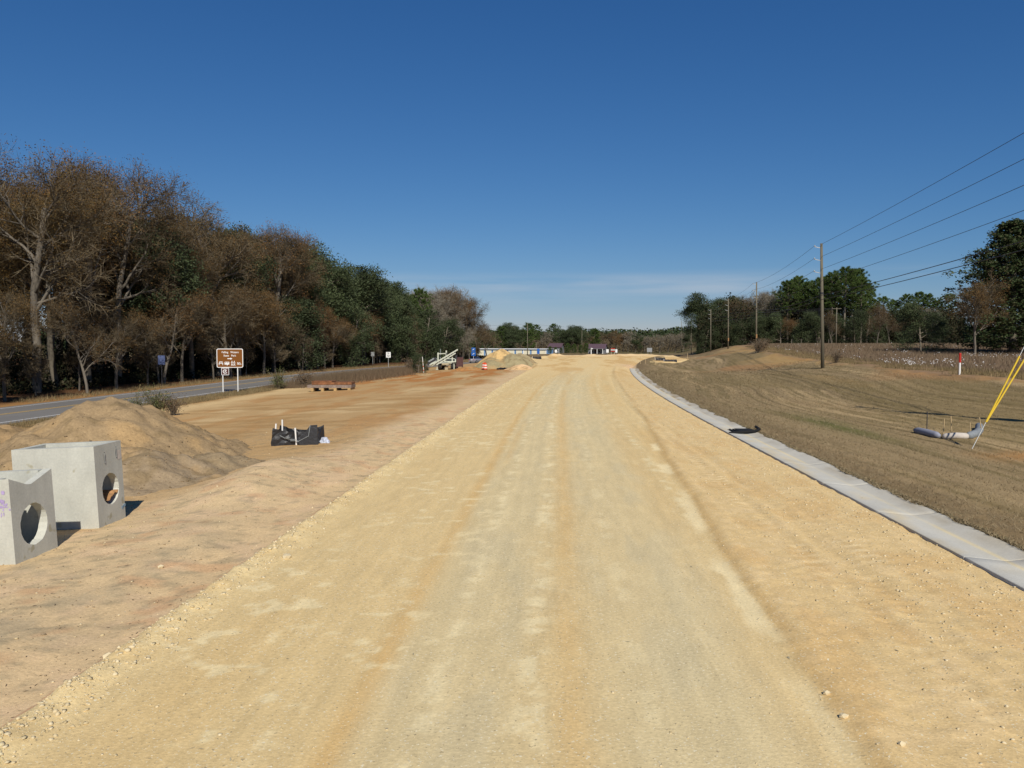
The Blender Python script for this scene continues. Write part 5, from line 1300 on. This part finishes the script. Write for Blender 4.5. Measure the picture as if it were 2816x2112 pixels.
make_cedar('cedar', 13, 18, 42000)
make_shrub('shrub_dark', 14, 3, 1.6, 'brush', 1800, .16)
make_shrub('shrub_green', 15, 1.4, .9, 'greenweed', 1300, .07, 22)
make_shrub('shrub_brown', 16, 1.6, 1.1, 'weeds', 1500, .09, 26)
make_decid('sapling', 17, 7, .2, .30, None, 0, 'bark_pale', 'twig', low=True)

def plant(name, key, x, y, H, label, cat, group, rot=None, z=None, wide=1.0, rg=random.Random(99)):
    P = PROTO[key]; s = H / P['H']
    t = thing(name, label, cat, (x, y, gz(x, y) if z is None else z), rg.uniform(0, 6.28) if rot is None else rot, group)
    t.scale = (s * wide, s * wide, s)
    link(P.get('wname', 'trunk'), P['wood'], t)
    if len(P['crown']) == 1:
        nm, me = P['crown'][0]; link('crown', me, t)
    else:
        c = link('crown', P['crown'][0][1], t)
        for nm, me in P['crown'][1:]: link(nm, me, c)
    return t

_o = 'first second third fourth fifth sixth seventh eighth ninth tenth eleventh twelfth thirteenth fourteenth fifteenth sixteenth seventeenth eighteenth nineteenth'.split()
ORD = _o + ['twentieth'] + ['twenty-' + q for q in _o[:9]] + ['thirtieth'] + ['thirty-' + q for q in _o[:9]] + ['fortieth'] + ['forty-' + q for q in _o[:9]]
LOOK = {'rust1': 'tall rust-leaved tree', 'rust2': 'tall ochre-leaved tree', 'bare1': 'tall sparse brown tree', 'bare2': 'tall bare grey tree', 'low1': 'low-branching rust-leaved tree', 'low2': 'low-branching bare tree',
        'oak1': 'tall dark evergreen oak', 'oak2': 'broad dark evergreen oak', 'oak_low': 'low dark evergreen oak', 'pine1': 'green pine', 'pine2': 'tall-trunked pine', 'pine_young': 'young bushy pine', 'sapling': 'thin bare sapling'}
CNT = {}
rw = random.Random(21)
def edge_x(y): return float(np.interp(y, [0, 110, 150, 185, 215, 240, 262], [-43.0, -43.0, -42.5, -41.5, -36.5, -29.0, -22.5]))
def pick(y, row):
    q = rw.random()
    if y < 112: 
        if row == 0: return 'low1' if q < .5 else 'low2' if q < .82 else 'oak_low'
        return 'rust1' if q < .3 else 'rust2' if q < .6 else 'bare1' if q < .84 else 'oak1'
    if y < 142:
        if row == 0: return 'low1' if q < .45 else 'oak_low' if q < .75 else 'low2'
        return 'rust1' if q < .25 else 'bare1' if q < .45 else 'oak1' if q < .8 else 'oak2'
    if y < 212:
        if row == 0: return 'low2' if q < .35 else 'oak_low' if q < .8 else 'low1'
        return 'oak1' if q < .5 else 'oak2' if q < .9 else 'bare1'
    if y < 228: return 'pine1' if row else 'oak_low'
    if row == 0: return 'low2' if q < .6 else 'bare2'
    return 'bare2' if q < .8 else 'bare1'
ROWN = ['front row', 'second row', 'third row']
for row, (off, sp_, hl, hh) in enumerate(((1.5, 7.0, 9.5, 15.5), (6.0, 6.2, .86, 1.04), (12.5, 6.6, .9, 1.06), (20, 7.5, .95, 1.05), (29, 9, .95, 1.05))):
    y = 40.0 + row * 2
    while y < 262:
        ex = edge_x(y); xx = ex - off * (1 if y < 200 else .8) + rw.uniform(-1.5, 1.5) * (0.6 if row == 0 else 1.3); yy = y + rw.uniform(-1.5, 1.5)
        y += sp_ * rw.uniform(.75, 1.25)
        if yy < -xx * 1.42 - 12: continue
        key = pick(yy, row)
        H = rw.uniform(hl, hh)
        if row > 0: H *= float(np.interp(yy, [40, 72, 92, 100, 112, 135, 180, 205, 216, 232, 255], [24.5, 26, 24.5, 20.5, 27, 25, 24.5, 22.5, 20, 22, 23.5]))
        if key in ('oak1', 'oak2') and row >= 1: H *= 1.0 if yy > 125 else .85
        if row < 3:
            k = (key, row); CNT[k] = CNT.get(k, 0) + 1
            lab = f"{ORD[CNT[k] - 1]} {LOOK[key]} from the left in the {ROWN[row]} of the left wood"
            gp = 'trees of the left wood'
        else:
            lab = f"{LOOK[key]} deep in the back of the left wood"; gp = 'back trees of the left wood, ' + LOOK[key]
        plant('pine_tree' if 'pine' in key else 'oak_tree' if 'oak' in key else 'woodland_tree', key, xx, yy, H, lab, 'tree', gp, wide=rw.uniform(.95, 1.25))
# saplings and dark shrubs under the trees
for i in range(26):
    yy = 60 + i * 7.6 + rw.uniform(-2, 2); xx = edge_x(yy) + rw.uniform(-4, 1.0)
    plant('sapling_tree', 'sapling', xx, yy, rw.uniform(5, 8), ORD[i] + ' thin bare sapling from the left at the edge of the left wood', 'sapling', 'saplings at the left wood edge')
for i in range(46):
    yy = 58 + i * 4.4 + rw.uniform(-2, 2); xx = edge_x(yy) - rw.uniform(3, 16)
    plant('shrub', 'shrub_dark', xx, yy, rw.uniform(2.2, 4.2), ORD[i] + ' dark shrub from the left under the trees of the left wood', 'shrub', 'shrubs in the left wood', wide=1.3)
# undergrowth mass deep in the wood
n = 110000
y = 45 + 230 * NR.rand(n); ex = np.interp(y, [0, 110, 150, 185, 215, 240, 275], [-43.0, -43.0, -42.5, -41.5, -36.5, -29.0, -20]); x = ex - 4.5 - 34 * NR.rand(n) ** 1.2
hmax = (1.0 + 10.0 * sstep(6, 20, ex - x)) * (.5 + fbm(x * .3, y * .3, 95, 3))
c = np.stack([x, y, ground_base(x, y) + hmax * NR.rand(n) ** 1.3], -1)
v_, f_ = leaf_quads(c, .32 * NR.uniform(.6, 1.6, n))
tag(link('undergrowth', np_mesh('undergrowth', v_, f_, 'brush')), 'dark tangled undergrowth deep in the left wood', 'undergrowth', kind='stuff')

# verge shrubs
for (x, y, H, key, lab) in ((-25.3, 48.5, 1.9, 'shrub_green', 'bushy green weed just right of the big sand pile'), (-24.3, 48.8, 1.3, 'shrub_brown', 'brown weed between the big sand pile and the verge'), (-26.4, 48.4, 1.5, 'shrub_green', 'smaller green weed left of the bushy one at the sand pile'),
                            (-28.4, 79.3, 2.1, 'shrub_green', 'green bush on the verge right of the park sign'), (-27.0, 83, 1.9, 'shrub_brown', 'brown bush on the verge left of the steel plates'), (-21.0, 118, 3.0, 'oak_low', 'dark round bush beside the banded stake'),
                            (-22.5, 121, 2.4, 'shrub_brown', 'brown bush behind the banded stake'), (31.5, 128, 2.4, 'shrub_brown', 'brown bush near the second utility pole'), (33.0, 131, 2.0, 'shrub_brown', 'smaller brown bush right of the second utility pole'), (28.6, 84, 1.4, 'shrub_brown', 'dead weed clump beside the tallest utility pole')):
    plant('shrub', key, x, y, H, lab, 'shrub', 'roadside shrubs')

# right-hand trees
def at_d(dx, D): return np.tan(np.arctan((dx - 1106) / 1720) - R(3.36)) * D
def topz(dy, D): return 3.1 + (742 - dy) * D / 1720
RT = [(1512, 262, 655, 'oak1'), (1532, 268, 632, 'oak2'), (1558, 266, 640, 'oak1'), (1582, 270, 650, 'bare2'), (1605, 262, 640, 'bare1'), (1632, 268, 628, 'bare2'), (1655, 258, 620, 'bare2'), (1680, 262, 640, 'oak1'),
      (1700, 250, 612, 'pine1'), (1722, 254, 602, 'pine2'), (1745, 250, 615, 'pine1'), (1768, 246, 606, 'pine2'), (1795, 243, 596, 'pine1'), (1822, 240, 584, 'pine2'), (1838, 246, 590, 'pine1'), (1858, 238, 606, 'pine2'), (1800, 262, 600, 'pine1'), (1845, 258, 588, 'pine1'),
      (1880, 275, 650, 'pine1'), (1905, 290, 645, 'pine2'), (1930, 300, 652, 'pine1'), (1955, 295, 640, 'pine2'), (1980, 300, 636, 'pine1'), (2000, 298, 640, 'pine1'), (2020, 290, 652, 'pine2'), (2045, 285, 640, 'pine1')]
RT2 = [(1545, 275, 640, 'oak1'), (1570, 278, 645, 'bare2'), (1592, 275, 640, 'oak2'), (1618, 276, 635, 'bare1'), (1644, 275, 622, 'bare2'), (1666, 272, 628, 'bare2'), (1690, 270, 622, 'oak1'), (1712, 268, 608, 'pine1'), (1735, 266, 612, 'oak1'), (1782, 262, 604, 'pine2'), (1868, 262, 620, 'pine1')]
RT = sorted(RT + RT2)
for i, (dx, D, dy, key) in enumerate(RT):
    x = at_d(dx, D); z = gz(x, D); k = (key, 'R'); CNT[k] = CNT.get(k, 0) + 1
    plant('pine_tree' if 'pine' in key else 'oak_tree' if 'oak' in key else 'woodland_tree', key, x, D, topz(dy, D) - z, f"{ORD[CNT[k] - 1]} {LOOK[key]} from the left in the right-hand wood", 'tree', 'trees of the right-hand wood', wide=1.2)
RL = [(1520, 250, 9, 'oak_low'), (1560, 252, 10, 'oak_low'), (1590, 250, 9, 'oak_low'), (1620, 248, 11, 'oak_low'), (1655, 244, 9, 'oak_low'), (1685, 240, 10, 'oak_low'), (1712, 238, 9, 'low1'), (1740, 236, 9, 'oak_low'), (1765, 232, 10, 'oak_low'), (1795, 226, 10, 'low2'), (1818, 230, 9, 'oak_low'),
      (1845, 228, 10, 'oak_low'), (1870, 240, 11, 'oak_low'), (1893, 222, 12, 'low2'), (1920, 245, 12, 'low2'), (1942, 250, 11, 'oak_low'), (1965, 248, 13, 'low2'), (1990, 250, 12, 'low2'), (2012, 248, 12, 'bare2'), (2030, 240, 10, 'oak_low')]
for i, (dx, D, H, key) in enumerate(RL):
    k = (key, 'RL'); CNT[k] = CNT.get(k, 0) + 1
    plant('oak_tree' if 'oak' in key else 'woodland_tree', key, at_d(dx, D), D, H, f"{ORD[CNT[k] - 1]} {LOOK[key]} from the left along the foot of the right-hand wood", 'tree', 'low trees of the right-hand wood')
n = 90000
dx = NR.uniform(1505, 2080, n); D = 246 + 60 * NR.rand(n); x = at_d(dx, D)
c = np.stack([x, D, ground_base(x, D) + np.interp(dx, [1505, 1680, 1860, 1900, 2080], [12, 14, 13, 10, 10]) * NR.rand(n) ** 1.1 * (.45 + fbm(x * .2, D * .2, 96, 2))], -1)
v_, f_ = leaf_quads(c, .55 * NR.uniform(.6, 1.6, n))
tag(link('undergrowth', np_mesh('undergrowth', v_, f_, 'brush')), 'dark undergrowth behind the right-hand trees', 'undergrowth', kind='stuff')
plant('cedar_tree', 'cedar', 61.5, 112, topz(490, 112) - gz(61.5, 112), 'large dark evergreen tree at the right edge', 'tree', None, wide=1.65)
plant('oak_tree', 'oak1', 65.5, 116, 17.5, 'dark oak growing into the large evergreen at the right edge', 'tree', None, wide=1.25)
plant('woodland_tree', 'low1', 53.5, 106, 11.5, 'bare brown tree left of the large evergreen at right edge', 'tree', None)
plant('oak_tree', 'oak_low', 52, 118, 7.5, 'small dark oak at the foot of the large right-edge evergreen', 'tree', None)
plant('cedar_tree', 'cedar', 68, 114, 15, 'evergreen cut by the right edge of the picture', 'tree', None, wide=1.2)

# trees beyond the road end
MT = [(1083, 350, 706, 'pine_young'), (1100, 356, 710, 'pine_young'), (1112, 352, 700, 'oak1'), (1128, 352, 694, 'oak2'), (1142, 352, 700, 'pine_young'), (1158, 358, 702, 'pine1'), (1170, 362, 712, 'bare2'), (1182, 366, 716, 'bare2'), (1196, 385, 700, 'pine2'), (1210, 372, 706, 'oak1'), (1222, 360, 702, 'oak2'), (1240, 356, 700, 'oak1'), (1256, 366, 706, 'oak2'),
      (1270, 385, 716, 'bare1'), (1285, 392, 712, 'pine_young'), (1300, 395, 714, 'bare1'), (1318, 395, 716, 'bare1'), (1332, 385, 712, 'rust1'), (1345, 388, 714, 'rust1'), (1356, 385, 712, 'bare2'), (1372, 400, 718, 'oak1'), (1392, 400, 720, 'bare2'), (1408, 390, 722, 'bare2'), (1425, 385, 718, 'bare2'), (1442, 380, 716, 'bare2'), (1458, 376, 718, 'bare2'), (1475, 372, 714, 'bare2'), (1490, 360, 712, 'oak1')]
for i, (dx, D, dy, key) in enumerate(MT):
    x = at_d(dx, D); z = gz(x, D); k = (key, 'M'); CNT[k] = CNT.get(k, 0) + 1
    plant('pine_tree' if 'pine' in key else 'oak_tree' if 'oak' in key else 'woodland_tree', key, x, D, topz(dy, D) - z, f"{ORD[CNT[k] - 1]} {LOOK[key].replace('tall ', '')} from the left beyond the end of the new road", 'tree', 'trees beyond the road end', wide=1.35)
for i, dx in enumerate((1188, 1200, 1212, 1226, 1240, 1254, 1266)):
    plant('shrub', 'pine_young', at_d(dx, 318), 318, (3.0 if dx < 1218 else 4.2) - .3 * (i % 3), ORD[i] + ' green bush from the left in front of the houses', 'shrub', 'green bushes before the houses', wide=1.5)
# far forest on the rise
n = 200000
a = NR.uniform(-34, 34, n); D = 540 + 260 * NR.rand(n) ** 1.4
x = np.sin(np.radians(a)) * D; y = np.cos(np.radians(a)) * D
hh = 7.5 + 6.5 * fbm(x * .03, y * .03, 97, 2) + 3.0 * vnoise(x * .2, y * .2, 3)
z = ground_base(x, y) + hh * NR.rand(n) ** .55
v_, f_ = leaf_quads(np.stack([x, y, z], -1), 1.35 * NR.uniform(.6, 1.5, n))
tag(link('far_forest', np_mesh('far_forest', v_, f_, 'far')), 'dark distant forest along the horizon', 'forest', kind='stuff')
n = 80000
dx = NR.uniform(1065, 1510, n); D = 400 + 60 * NR.rand(n); x = at_d(dx, D)
z = ground_base(x, D) + (4 + 6 * fbm(x * .08, D * .08, 98, 3)) * NR.rand(n) ** .8
v_, f_ = leaf_quads(np.stack([x, D, z], -1), .42 * NR.uniform(.6, 1.5, n))
tag(link('far_brush', np_mesh('far_brush', v_, f_, 'twig')), 'brown leafless brush in front of the far forest', 'brush', kind='stuff')
